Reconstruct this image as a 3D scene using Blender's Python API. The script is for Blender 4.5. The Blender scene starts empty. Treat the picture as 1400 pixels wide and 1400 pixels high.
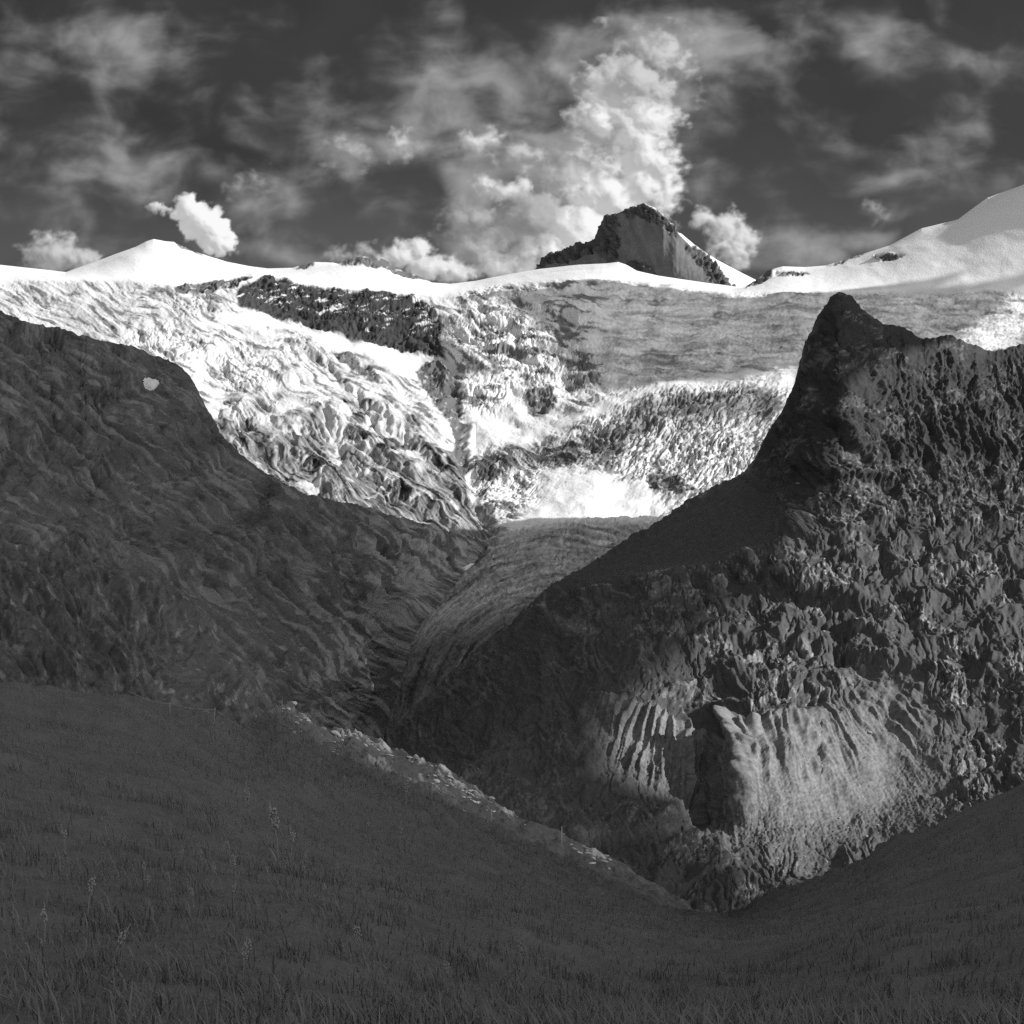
import bpy, math, random
import numpy as np

# ------------------------------------------------------------------ camera, sky, sun, exposure
FPX, HPY, CX, W = 1501.0, 760.0, 700.0, 1400.0     # focal length in frame units, horizon row, centre, frame width
scene = bpy.context.scene
col = scene.collection
random.seed(4)

cam = bpy.data.cameras.new('camera')
cam.sensor_width = 36.0
cam.lens = FPX / W * 36.0
cam.shift_y = (HPY - 700.0) / W
cam.clip_start, cam.clip_end = 0.1, 90000.0
cam_ob = bpy.data.objects.new('camera', cam)
cam_ob.rotation_euler = (math.radians(90), 0, 0)
col.objects.link(cam_ob)
scene.camera = cam_ob

SUN = np.array([0.84, -0.22, 0.47]); SUN /= np.linalg.norm(SUN)
SUN_EL = math.asin(SUN[2]); SUN_AZ = math.atan2(SUN[0], SUN[1])
sl = bpy.data.lights.new('sun', 'SUN')
sl.energy = 5.0; sl.angle = math.radians(0.5); sl.color = (1, 1, 1)
sun_ob = bpy.data.objects.new('sun', sl)
from mathutils import Vector
sun_ob.rotation_euler = Vector((-SUN).tolist()).to_track_quat('-Z', 'Y').to_euler()
sun_ob.location = (3000, 200, 4000)
col.objects.link(sun_ob)

vs = scene.view_settings
vs.view_transform = 'Standard'; vs.look = 'None'; vs.exposure = 0.1; vs.gamma = 1.0
scene.cycles.max_bounces = 5
scene.cycles.diffuse_bounces = 2
scene.cycles.use_denoising = False


class NT:                                            # tiny expression helper over a node tree
    def __init__(s, tree): s.t = tree; tree.nodes.clear()
    def n(s, kind, **kw):
        nd = s.t.nodes.new(kind)
        for k, v in kw.items(): setattr(nd, k, v)
        return nd
    def put(s, sock, v):
        if hasattr(v, 'is_output'): s.t.links.new(v, sock)
        else: sock.default_value = v
    def m(s, op, a, b=0.0, c=0.0, clamp=False):
        nd = s.n('ShaderNodeMath', operation=op, use_clamp=clamp)
        for i, v in enumerate((a, b, c)): s.put(nd.inputs[i], v)
        return nd.outputs[0]
    def add(s, a, b): return s.m('ADD', a, b)
    def sub(s, a, b): return s.m('SUBTRACT', a, b)
    def mul(s, a, b): return s.m('MULTIPLY', a, b)
    def vec(s, x, y, z=0.0):
        nd = s.n('ShaderNodeCombineXYZ')
        for i, v in enumerate((x, y, z)): s.put(nd.inputs[i], v)
        return nd.outputs[0]
    def step(s, v, a, b, lo=0.0, hi=1.0, smooth=True):
        nd = s.n('ShaderNodeMapRange', interpolation_type='SMOOTHSTEP' if smooth else 'LINEAR')
        s.put(nd.inputs[0], v)
        for i, q in zip((1, 2, 3, 4), (a, b, lo, hi)): s.put(nd.inputs[i], q)
        return nd.outputs[0]
    def noise(s, vec, scale, detail=5.0, rough=0.55, dist=0.0):
        nd = s.n('ShaderNodeTexNoise')
        s.put(nd.inputs['Vector'], vec); s.put(nd.inputs['Scale'], scale)
        nd.inputs['Detail'].default_value = detail
        nd.inputs['Roughness'].default_value = rough
        nd.inputs['Distortion'].default_value = dist
        return nd.outputs['Fac']


def make_world():
    w = bpy.data.worlds.new('World'); scene.world = w; w.use_nodes = True
    N = NT(w.node_tree)
    out = N.n('ShaderNodeOutputWorld'); bg = N.n('ShaderNodeBackground')
    N.t.links.new(bg.outputs[0], out.inputs[0])
    sky = N.n('ShaderNodeTexSky'); sky.sky_type = 'NISHITA'; sky.sun_disc = False
    sky.sun_elevation = SUN_EL; sky.sun_rotation = SUN_AZ
    sep = N.n('ShaderNodeSeparateColor'); N.t.links.new(sky.outputs[0], sep.inputs[0])
    red = sep.outputs[0]                              # red filter of a black and white picture: a dark sky
    c = N.m('MINIMUM', N.m('MULTIPLY_ADD', red, 0.10, 0.10), 0.6)   # part blue, part white overcast
    cc = N.n('ShaderNodeCombineColor')
    for i in range(3): N.t.links.new(c, cc.inputs[i])
    N.t.links.new(cc.outputs[0], bg.inputs[0])
    bg.inputs[1].default_value = 1.15
make_world()

# ------------------------------------------------------------------ noise and grids
def _h(ix, iy, seed):
    h = (ix.astype(np.int64) * 374761393 + iy.astype(np.int64) * 668265263 + seed * 974711) & 0xffffffff
    h = ((h ^ (h >> 13)) * 1274126177) & 0xffffffff
    h = h ^ (h >> 16)
    return (h & 1023).astype(np.int32)
_ang = np.arange(1024) / 1024.0 * 2 * np.pi
_gx, _gy = np.cos(_ang).astype(np.float32), np.sin(_ang).astype(np.float32)

def pn(x, y, seed=0):                                 # gradient noise, about -0.7..0.7
    x0, y0 = np.floor(x), np.floor(y)
    fx, fy = (x - x0).astype(np.float32), (y - y0).astype(np.float32)
    sx = fx * fx * fx * (fx * (fx * 6 - 15) + 10); sy = fy * fy * fy * (fy * (fy * 6 - 15) + 10)
    r = []
    for j in (0, 1):
        for i in (0, 1):
            h = _h(x0 + i, y0 + j, seed)
            r.append(_gx[h] * (fx - i) + _gy[h] * (fy - j))
    a = r[0] + sx * (r[1] - r[0]); b = r[2] + sx * (r[3] - r[2])
    return a + sy * (b - a)

def fbm(x, y, seed=0, o=4, gain=0.5):
    s = 0.0; a = 1.0
    for k in range(o):
        s = s + a * pn(x, y, seed + 17 * k); x = x * 2.03 + 11.3; y = y * 2.03 + 5.7; a *= gain
    return s

def ridged(x, y, seed=0, o=4, gain=0.5):              # sharp crests, about 0..1
    s = 0.0; a = 1.0; n = 0.0; w = 1.0
    for k in range(o):
        r = 1.0 - np.minimum(np.abs(pn(x, y, seed + 17 * k)) * 2.2, 1.0)
        r = r * r * w
        s = s + a * r; n += a; w = np.clip(r * 1.6, 0.15, 1)
        x = x * 2.07 + 3.1; y = y * 2.07 + 9.2; a *= gain
    return s / n

def streak(PX, PY, deg, along, across, seed=0, o=4, gain=0.55, fn=ridged):
    c, s = math.cos(math.radians(deg)), math.sin(math.radians(deg))
    return fn((PX * c + PY * s) / along, (-PX * s + PY * c) / across, seed, o, gain)

def sstep(a, b, x):
    t = np.clip((x - a) / (b - a), 0, 1); return t * t * (3 - 2 * t)

def box(a, r, ax):
    if r < 1: return a
    p = np.concatenate([np.repeat(np.take(a, [0], ax), r + 1, ax), a, np.repeat(np.take(a, [-1], ax), r, ax)], ax)
    c = np.cumsum(p, ax, dtype=np.float64)
    n = a.shape[ax]
    hi = np.take(c, np.arange(2 * r + 1, 2 * r + 1 + n), ax); lo = np.take(c, np.arange(0, n), ax)
    return (hi - lo) / (2 * r + 1)
def blur(a, ru, rv, it=2):
    for _ in range(it): a = box(box(a, rv, 0), ru, 1)
    return a

def pip(PX, PY, poly):
    res = np.zeros(PX.shape, bool)
    n = len(poly)
    for i in range(n):
        x1, y1 = poly[i]; x2, y2 = poly[(i + 1) % n]
        if y1 == y2: continue
        c = ((PY < y1) != (PY < y2)) & (PX < (x2 - x1) * (PY - y1) / (y2 - y1) + x1)
        res ^= c
    return res.astype(np.float32)

def dline(PX, PY, pts):                               # distance to a polyline, and position along it 0..1
    best = np.full(PX.shape, 1e9, np.float32); tt = np.zeros(PX.shape, np.float32)
    n = len(pts) - 1
    for i in range(n):
        (x1, y1), (x2, y2) = pts[i][:2], pts[i + 1][:2]
        L = (x2 - x1) ** 2 + (y2 - y1) ** 2
        t = np.clip(((PX - x1) * (x2 - x1) + (PY - y1) * (y2 - y1)) / L, 0, 1)
        d = np.hypot(PX - x1 - t * (x2 - x1), PY - y1 - t * (y2 - y1))
        k = d < best
        best = np.where(k, d, best); tt = np.where(k, (i + t) / n, tt)
    return best, tt

def line(px, pts): return np.interp(px, [p[0] for p in pts], [p[1] for p in pts])

def soft(pts, r, dy=0.0):                            # the same line with its kinks smoothed away
    xs = np.arange(pts[0][0], pts[-1][0] + 4, 4.0); y = line(xs, pts)
    y = box(box(y, r // 4, 0), r // 4, 0)
    return list(zip(xs.tolist(), (y + dy).tolist()))

def facets(PX, PY, deg, along, across, seed=0, tilt=1.0):  # broken blocks: every cell a tilted plane at its own height
    c, s_ = math.cos(math.radians(deg)), math.sin(math.radians(deg))
    x = ((PX * c + PY * s_) / along).astype(np.float32); y = ((-PX * s_ + PY * c) / across).astype(np.float32)
    x0, y0 = np.floor(x), np.floor(y)
    best = np.full(x.shape, 9.0, np.float32); val = np.zeros(x.shape, np.float32)
    for j in (-1, 0, 1):
        for i in (-1, 0, 1):
            h = _h(x0 + i, y0 + j, seed); h2 = (h * 517 + 131) & 1023; h3 = (h * 293 + 77) & 1023
            dx = x - x0 - i - h2 * (1 / 1024.0); dy = y - y0 - j - h3 * (1 / 1024.0)
            d = dx * dx + dy * dy
            k = d < best
            best = np.where(k, d, best)
            val = np.where(k, ((h3 ^ h) & 1023) * (1 / 1024.0) - .5 + tilt * (_gx[h] * dx + _gy[h] * dy), val)
    return val

def jag(pts, amp, sc, seed, x0=-400, x1=1800):         # the same crest, broken by notches
    xs = np.arange(pts[0][0], pts[-1][0] + 1.5, 1.5)
    y = line(xs, pts) + amp * (fbm(xs / sc, xs * 0 + .37, seed, 5, .62) + .5 * facets(xs, xs * 0, 0, sc * .7, 5, seed + 1, .6)) * ((xs > x0) & (xs < x1))
    return list(zip(xs.tolist(), y.tolist()))

def slots(PX, PY, deg, along, across, seed=0, o=3, width=.16):  # thin cracks, 0..1
    c, s_ = math.cos(math.radians(deg)), math.sin(math.radians(deg))
    a, b = (PX * c + PY * s_) / along, (-PX * s_ + PY * c) / across
    r = 0.0
    for k in range(o):
        w = np.abs(pn(a + 0.35 * pn(a * 2, b * 1.3, seed + 50 + k), b, seed + 13 * k))
        gate = sstep(-.1, .25, pn(a * .7 + 9, b * .35, seed + 90 + k))
        r = np.maximum(r, (1 - sstep(0, width, w)) * gate * (0.8 ** k))
        a, b = a * 1.9 + 4.2, b * 1.9 + 1.7
    return r

def sheet(rows, u0, u1, du, dv, su=25, sv=12):
    """rows from far to near: (line of image rows, line of distances) as functions of the bearing"""
    px = np.arange(u0, u1 + du, du, dtype=np.float64)
    P = [(line(px, a), line(px, b)) for a, b in rows]
    py, dd = [], []
    for k in range(len(P) - 1):
        n = max(3, int(np.percentile(np.abs(P[k + 1][0] - P[k][0]), 80) / dv))
        for i in range(n + (k == len(P) - 2)):
            t = i / n
            py.append(P[k][0] * (1 - t) + P[k + 1][0] * t); dd.append(P[k][1] * (1 - t) + P[k + 1][1] * t)
    PY = np.array(py); D = blur(np.array(dd), int(su / du), int(sv / dv), 2)
    return np.broadcast_to(px, PY.shape).copy(), PY, D

def world(PX, PY, D): return np.stack([D * (PX - CX) / FPX, D, D * (HPY - PY) / FPX], -1)

def normals(P):
    a = np.gradient(P, axis=1); b = np.gradient(P, axis=0)
    n = np.cross(a, b); n /= np.linalg.norm(n, axis=-1, keepdims=True) + 1e-12
    s = np.sign(n[..., 2:3] + 1e-9 - 0.4 * n[..., 1:2])
    return n * s

def displace(P, D, h): return P + normals(P) * (h * D / FPX)[..., None]

def grid_mesh(name, P, mat, attrs=None, kind='structure', label=None, mask=None):
    nv, nu = P.shape[:2]
    idx = np.arange(nv * nu, dtype=np.int32).reshape(nv, nu)
    q = np.stack([idx[1:, :-1], idx[1:, 1:], idx[:-1, 1:], idx[:-1, :-1]], -1).reshape(-1, 4)
    if mask is not None:
        q = q[mask[:-1, :-1].reshape(-1)]
    me = bpy.data.meshes.new(name)
    me.vertices.add(nv * nu); me.vertices.foreach_set('co', P.astype(np.float32).ravel())
    me.loops.add(q.size); me.loops.foreach_set('vertex_index', q.ravel())
    me.polygons.add(len(q)); me.polygons.foreach_set('loop_start', np.arange(0, q.size, 4, dtype=np.int32))
    me.polygons.foreach_set('use_smooth', np.ones(len(q), bool))
    for k, v in (attrs or {}).items():
        at = me.attributes.new(k, 'FLOAT', 'POINT'); at.data.foreach_set('value', v.astype(np.float32).ravel())
    me.update(calc_edges=True)
    if mask is not None:
        import bmesh
        bm = bmesh.new(); bm.from_mesh(me)
        bmesh.ops.delete(bm, geom=[v for v in bm.verts if not v.link_faces], context='VERTS')
        bm.to_mesh(me); bm.free()
    me.materials.append(mat)
    o = bpy.data.objects.new(name, me); col.objects.link(o)
    if kind: o['kind'] = kind
    if label: o['label'] = label
    return o

def ground_mat(name, s1, s2, var=0.35, bump=0.5, bdist=1.0, rough=0.95):
    """rock, snow or turf: reflectance comes from the 'cover' attribute, grain from noise in metres"""
    m = bpy.data.materials.new(name); m.use_nodes = True
    N = NT(m.node_tree)
    out = N.n('ShaderNodeOutputMaterial'); bs = N.n('ShaderNodeBsdfPrincipled')
    N.t.links.new(bs.outputs[0], out.inputs[0])
    at = N.n('ShaderNodeAttribute', attribute_name='cover')
    tc = N.n('ShaderNodeTexCoord')
    a = N.noise(tc.outputs['Object'], s1, 6, 0.6); b = N.noise(tc.outputs['Object'], s2, 5, 0.65)
    k = N.m('MULTIPLY_ADD', N.sub(N.mul(N.add(a, b), 0.5), 0.5), var * 4.0, 1.0)
    snowy = N.step(at.outputs['Fac'], 0.45, 0.75)     # clean snow is even, rock and turf are mottled
    k = N.add(N.mul(k, N.sub(1.0, snowy)), snowy)
    alb = N.m('MINIMUM', N.m('MAXIMUM', N.mul(at.outputs['Fac'], k), 0.015), 0.88)
    cc = N.n('ShaderNodeCombineColor')
    for i in range(3): N.t.links.new(alb, cc.inputs[i])
    N.t.links.new(cc.outputs[0], bs.inputs['Base Color'])
    bs.inputs['Roughness'].default_value = rough
    bs.inputs['Specular IOR Level'].default_value = 0.15
    bp = N.n('ShaderNodeBump'); bp.inputs['Strength'].default_value = bump; bp.inputs['Distance'].default_value = bdist
    N.t.links.new(N.add(a, N.mul(b, 0.5)), bp.inputs['Height']); N.t.links.new(bp.outputs[0], bs.inputs['Normal'])
    return m

# ------------------------------------------------------------------ sky over the valley: a distant dome with its clouds
def build_sky():
    st = 1.3
    xin = np.arange(-60, 1460, st); yin = np.arange(-60, 432, st)
    X, Y = np.meshgrid(xin, yin)
    r = random.Random(11)
    def gsum(lst, XX, YY):
        t = 0
        for cx, cy, rx, ry, a, rot in lst:
            ca, sa = math.cos(math.radians(rot)), math.sin(math.radians(rot))
            e1 = ((XX - cx) * ca + (YY - cy) * sa) / rx; e2 = (-(XX - cx) * sa + (YY - cy) * ca) / ry
            t = t + a * np.exp(-e1 * e1 - e2 * e2)
        return t
    def low(XX, YY):                                  # thin sky and grey veils
        wx = fbm(XX / 120, YY / 100, 201, 3, .4) * 26; wy = fbm(XX / 120, YY / 100, 207, 3, .4) * 20
        U, V = XX + wx, YY + wy
        base = .046 + .050 * sstep(120, 380, YY) + .018 * fbm(XX / 300, YY / 200, 203, 3) - .022 * np.exp(-((XX - 290) / 130) ** 2 - ((YY - 230) / 70) ** 2)
        G = gsum([(430, 225, 90, 46, .95, 15), (345, 300, 50, 66, .75, 45), (485, 210, 40, 26, .8, 0), (200, 235, 60, 74, .85, 30), (385, 335, 90, 22, .6, 0), (470, 350, 60, 16, .7, 0),
                  (1110, 330, 130, 36, .6, 6), (1190, 245, 60, 18, .7, -8), (1195, 290, 34, 14, .7, 20), (1200, 335, 60, 20, .6, 0), (960, 240, 36, 60, .5, 0), (1080, 350, 80, 30, .5, 0),
                  (740, 270, 120, 110, .85, 0), (640, 290, 50, 50, .7, 30), (640, 345, 36, 30, .7, 0), (720, 205, 110, 34, .7, 0), (545, 195, 40, 40, .7, 0), (800, 240, 90, 70, .7, 0), (890, 200, 60, 80, .7, 0),
                  (60, 200, 130, 120, .6, 0), (1320, 200, 140, 70, .6, 10), (700, 110, 240, 70, .9, -4), (930, 70, 120, 70, .7, 0), (1150, 60, 200, 50, .55, 8), (120, 60, 200, 50, .6, 8), (90, 350, 90, 34, .6, 0), (1330, 90, 90, 30, .4, 0),
                  (1010, 340, 60, 50, .6, 0)], U, V)
        n = fbm(U / 135, V / 88, 211, 9, .48)
        a = sstep(-.05, 1.3, G + .80 * n + .25 * fbm(XX / 90, YY / 60, 205, 3))
        n2 = fbm(U / 135 - .12, V / 88 + .13, 211, 7, .48)
        g = .10 + .09 * fbm(U / 90, V / 60, 213, 8, .5) + .26 * (n - n2) + .20 * a
        return base * (1 - a * .9) + np.clip(g, .05, .6) * a * .9
    C = low(X, Y)
    wx = fbm(X / 24, Y / 20, 221, 5, .52) * 8; wy = fbm(X / 24, Y / 20, 227, 5, .52) * 7
    Xw, Yw = X + wx, Y + wy
    # cumulus: heaps of round puffs, lit from the right
    clouds = [  # ellipses, softness, whiteness
        ([(258, 288, 22, 22), (275, 305, 30, 28), (296, 322, 26, 24), (312, 336, 16, 12)], 5, 1.0), ([(214, 281, 16, 6), (228, 287, 10, 8)], 6, .8),
        ([(548, 350, 26, 18), (572, 340, 18, 16), (590, 366, 34, 16), (625, 374, 28, 12), (520, 358, 16, 12)], 9, .84),
        ([(680, 362, 24, 20), (700, 366, 30, 18), (662, 350, 16, 12)], 12, .82), ([(650, 342, 26, 20)], 18, .5),
        ([(740, 300, 50, 40), (720, 335, 44, 30), (780, 250, 50, 30)], 30, .55), ([(800, 320, 52, 40), (770, 342, 44, 28), (840, 275, 46, 40), (870, 245, 38, 38), (812, 268, 34, 22), (750, 352, 34, 20)], 18, 1.0),
        ([(880, 205, 36, 34), (903, 225, 22, 34), (912, 255, 18, 26), (888, 262, 28, 26), (872, 165, 50, 36), (850, 120, 56, 30), (820, 160, 40, 26), (905, 285, 18, 16)], 22, .9), ([(870, 110, 50, 30), (900, 80, 44, 24)], 34, .6),
        ([(985, 312, 20, 22), (1003, 300, 11, 15), (1015, 328, 20, 20), (965, 300, 20, 13), (1008, 350, 18, 16), (985, 335, 20, 14)], 10, .74),
        ([(665, 256, 22, 9), (690, 262, 24, 12), (715, 258, 18, 7)], 13, .8), ([(545, 198, 18, 16)], 16, .62), ([(648, 196, 20, 12), (670, 190, 18, 8)], 13, .7),
        ([(705, 212, 26, 11)], 18, .55), ([(790, 214, 22, 9), (805, 222, 14, 7)], 14, .62), ([(640, 302, 34, 18)], 26, .42), ([(725, 300, 40, 22)], 28, .42),
        ([(340, 258, 26, 10)], 24, .30), ([(470, 205, 26, 9), (490, 215, 12, 8)], 20, .46), ([(505, 345, 14, 7), (470, 352, 24, 7)], 14, .5), ([(1196, 288, 16, 6)], 16, .34),
        ([(70, 345, 40, 20), (110, 356, 30, 12)], 16, .6)]
    for ell, soft_, white in clouds:
        H = np.full(X.shape, -30.0)
        for cx, cy, rx, ry in ell:
            for k in range(int(16 + (rx * ry) ** .5 * 1.2)):
                a = r.uniform(0, 6.283); q = math.sqrt(r.random())
                rr = (rx * ry) ** .5 * r.uniform(.20, .55) * (1.15 - .55 * q)
                px, py = cx + rx * .85 * q * math.cos(a), cy + ry * .85 * q * math.sin(a)
                m = int(rr * 1.6 + 16) / st
                i0, i1 = int(max((py - yin[0]) / st - m, 0)), int(max((py - yin[0]) / st + m, 0)); j0, j1 = int(max((px - xin[0]) / st - m, 0)), int(max((px - xin[0]) / st + m, 0))
                if i1 <= i0 or j1 <= j0: continue
                d2 = (Xw[i0:i1, j0:j1] - px) ** 2 + (Yw[i0:i1, j0:j1] - py) ** 2
                z = np.where(d2 < rr * rr, np.sqrt(np.maximum(rr * rr - d2, 0)), -(np.sqrt(d2) - rr) * 1.3) + .5 * (1 - q) * (rx * ry) ** .5
                H[i0:i1, j0:j1] = np.maximum(H[i0:i1, j0:j1], z)
        k = np.where(H.max(1) > -20)[0]; l = np.where(H.max(0) > -20)[0]
        sl_ = (slice(max(k[0] - 6, 0), k[-1] + 6), slice(max(l[0] - 6, 0), l[-1] + 6))
        h = H[sl_]; x, y = X[sl_], Y[sl_]
        f = fbm(x / 22, y / 18, 231, 6, .52)
        al = sstep(-soft_ * .9, soft_ * 1.1, h + f * soft_ * 1.3 - 2)
        hh = blur(np.maximum(h, -6), 1, 1, 2) + 3.2 * f
        hb = blur(hh, 5, 5, 2)
        gy, gx = np.gradient(hh * .65 + hb * .9, st)
        nz = 1 / np.sqrt(gx * gx + gy * gy + .8)
        lam = np.clip((-gx * .62 + gy * .48) * nz + .45 * nz, -.3, 1.2)
        c = white * (.54 + .54 * np.clip(lam + .16, 0, 1)) + .07 * f
        C[sl_] = C[sl_] * (1 - al) + np.clip(c, .08, 1.0) * al
    # put it on the dome, with the plainer veils carried on beyond the picture
    xs = np.concatenate([np.arange(-1100, -60, 26.0), xin, np.arange(xin[-1] + 20, 2500, 26.0)]); ys = np.concatenate([np.arange(-900, -60, 24.0), yin])
    XX, YY = np.meshgrid(xs, ys)
    K = low(XX, YY)
    i0 = len(ys) - len(yin); j0 = len(np.arange(-1100, -60, 26.0))
    w = sstep(-60, -20, X) * (1 - sstep(1420, 1458, X)) * sstep(-60, -20, Y)
    K[i0:, j0:j0 + len(xin)] = K[i0:, j0:j0 + len(xin)] * (1 - w) + C * w
    d = np.stack([(XX - CX) / FPX, np.ones_like(XX), (HPY - YY) / FPX], -1)
    P = d / np.linalg.norm(d, axis=-1, keepdims=True) * 46000
    m = bpy.data.materials.new('sky_light'); m.use_nodes = True
    N = NT(m.node_tree); out = N.n('ShaderNodeOutputMaterial'); e = N.n('ShaderNodeEmission'); at = N.n('ShaderNodeAttribute', attribute_name='glow')
    N.t.links.new(at.outputs['Color'], e.inputs[0]); N.t.links.new(e.outputs[0], out.inputs[0])
    m.cycles.emission_sampling = 'NONE'
    grid_mesh('sky', P, m, {'glow': np.clip(K, .02, 1.0) / 1.12}, label='dark sky with torn grey veils and bright cumulus behind the peak')
build_sky()

# ------------------------------------------------------------------ head of the valley: snowfields, icefalls, cliffs, slabs
SKY = [(-200, 360), (0, 362), (90, 372), (184, 338), (200, 330), (210, 327), (225, 330), (238, 331), (260, 341), (285, 350), (310, 358), (340, 364),
       (365, 367), (400, 366), (415, 361), (427, 358), (455, 359), (463, 361), (478, 353), (495, 350), (510, 351), (530, 357),
       (548, 369), (570, 376), (590, 386), (615, 388), (650, 384), (700, 374), (735, 368), (790, 362), (830, 360), (845, 358), (856, 362), (870, 370),
       (900, 377), (960, 386), (1000, 391), (1015, 393), (1025, 388), (1035, 382), (1045, 374), (1055, 368), (1070, 364), (1100, 365),
       (1130, 363), (1150, 356), (1180, 347), (1216, 336), (1260, 312), (1310, 300), (1350, 270), (1400, 252), (1450, 215), (1600, 180)]

def snowband(X, Y):                                   # fields of crevasses, each with its own run
    t = 0
    for k, (cx, cy, rx, ry, deg, al, ac, a) in enumerate(((225, 470, 50, 22, 62, 16, 6, 6), (262, 415, 50, 14, 35, 20, 7, 4), (330, 500, 45, 34, 60, 18, 7, 6), (400, 470, 60, 18, 28, 22, 6, 3.5),
                     (230, 400, 60, 8, 8, 26, 5, 2), (690, 400, 60, 14, 12, 18, 6, 4), (690, 460, 60, 36, 70, 12, 7, 6), (665, 545, 30, 26, 100, 16, 7, 5), (770, 500, 60, 30, 55, 14, 7, 5),
                     (900, 600, 110, 40, -50, 16, 7, 6), (980, 630, 60, 36, -60, 14, 6, 6), (700, 660, 60, 30, -30, 14, 6, 5), (720, 620, 80, 16, 10, 20, 5, 4), (960, 540, 70, 12, 85, 12, 7, 5))):
        w = np.exp(-((X - cx) / rx) ** 2 - ((Y - cy) / ry) ** 2)
        t = t + slots(X, Y, deg, al, ac, 700 + 7 * k, 3, .24) * np.minimum(w * 1.5, 1) * a * .8
    return t

def build_head():
    sk_d = [(-200, 6500), (210, 6500), (340, 6800), (500, 6600), (600, 7000), (735, 6800), (845, 6400), (1000, 6700), (1100, 6800), (1216, 6600), (1400, 6300), (1600, 6000)]
    rows = [
        (soft(SKY, 80, 60), [(x, d + 2200) for x, d in sk_d]),
        (soft(SKY, 40, 14), [(x, d + 700) for x, d in sk_d]),
        (SKY, sk_d),
        (soft(SKY, 28, 7), [(x, d - 160) for x, d in sk_d]),
        ([(-200, 385), (0, 382), (184, 378), (250, 388), (310, 390), (345, 381), (390, 383), (440, 390), (528, 399), (600, 408), (660, 402), (735, 392),
          (800, 385), (872, 392), (950, 400), (1020, 405), (1100, 403), (1216, 405), (1400, 400), (1600, 390)],
         [(-200, 5600), (184, 5700), (345, 5800), (600, 5900), (735, 5900), (872, 5900), (1020, 6000), (1216, 5900), (1600, 5600)]),
        ([(-200, 430), (184, 430), (300, 425), (345, 427), (420, 448), (500, 466), (600, 490), (700, 470), (800, 445), (900, 452), (1000, 455), (1216, 450), (1600, 450)],
         [(-200, 4900), (184, 5000), (310, 5200), (345, 5600), (590, 5400), (640, 5050), (800, 5300), (1000, 5400), (1216, 5300), (1600, 5200)]),
        ([(-200, 460), (0, 465), (184, 470), (300, 510), (400, 520), (500, 540), (600, 570), (650, 600), (740, 580), (850, 545), (900, 525), (1000, 512), (1060, 500), (1216, 500), (1600, 500)],
         [(-200, 4100), (300, 4300), (500, 4350), (650, 4250), (900, 4500), (1060, 4650), (1600, 4650)]),
        ([(-200, 510), (0, 520), (184, 540), (300, 590), (400, 620), (500, 640), (600, 655), (650, 660), (740, 650), (850, 620), (950, 590), (1060, 570), (1600, 560)],
         [(-200, 3600), (300, 3750), (500, 3750), (650, 3700), (850, 3800), (950, 3900), (1060, 3950), (1600, 3900)]),
        ([(-200, 600), (184, 620), (300, 650), (420, 690), (500, 705), (600, 728), (670, 740), (740, 718), (800, 712), (890, 716), (950, 700), (1050, 680), (1600, 680)],
         [(-200, 3000), (300, 3100), (600, 3080), (670, 3020), (740, 3150), (890, 3250), (1600, 3250)]),
        ([(-200, 700), (300, 740), (600, 810), (740, 800), (1600, 780)], [(-200, 2650), (600, 2700), (1600, 2750)]),
    ]
    PX, PY, D = sheet(rows, -160, 1560, 1.25, 1.0, 24, 9)
    P = world(PX, PY, D)
    wx = fbm(PX / 22, PY / 16, 3, 3) * 10; wy = fbm(PX / 22, PY / 16, 8, 3) * 8
    X, Y = PX + wx, PY + wy
    X2, Y2 = PX + wx * 0.35, PY + wy * 0.35
    cliff = blur(pip(X2, Y2, [(325, 415), (322, 400), (330, 390), (345, 382), (370, 378), (392, 380), (402, 386), (440, 390), (500, 396), (528, 398),
                              (560, 403), (582, 411), (597, 427), (606, 445), (600, 470), (612, 494), (585, 486), (550, 480), (520, 472),
                              (495, 465), (470, 460), (440, 456), (420, 447), (390, 438), (360, 429), (340, 424)]), 1, 1, 1)
    rocks = np.zeros_like(PX)
    for poly in ([(235, 393), (265, 388), (300, 384), (330, 379), (345, 379), (330, 386), (322, 394), (300, 398), (270, 403), (240, 401)],
                 [(450, 482), (470, 480), (485, 485), (505, 500), (520, 515), (530, 522), (505, 520), (480, 505), (462, 492)],
                 [(565, 505), (600, 495), (622, 515), (630, 560), (642, 590), (642, 640), (634, 660), (612, 640), (625, 600), (610, 570), (585, 540)],
                 [(715, 535), (735, 526), (755, 530), (762, 556), (745, 563), (725, 560)],
                 [(640, 678), (660, 690), (678, 688), (676, 706), (655, 699)],
                 [(465, 352), (478, 347), (510, 347), (540, 360), (570, 374), (590, 386), (560, 380), (530, 368), (500, 364), (470, 362)],
                 [(404, 366), (414, 358), (428, 355), (430, 361), (415, 366)],
                 [(232, 328), (244, 330), (268, 343), (290, 353), (262, 344), (244, 337)],
                 [(1020, 395), (1045, 372), (1060, 366), (1056, 376), (1040, 388)],
                 [(1060, 372), (1100, 371), (1108, 375), (1075, 378)],
                 [(1195, 350), (1216, 346), (1240, 350), (1216, 357), (1198, 357)], [(1130, 364), (1160, 352), (1190, 344), (1150, 359)],
                 [(880, 660), (900, 640), (940, 650), (950, 672), (910, 676)]):
        rocks = np.maximum(rocks, pip(X2 if poly[0][1] < 480 else X, Y2 if poly[0][1] < 480 else Y, poly))
    rocks = blur(rocks, 1, 1, 1)
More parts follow.
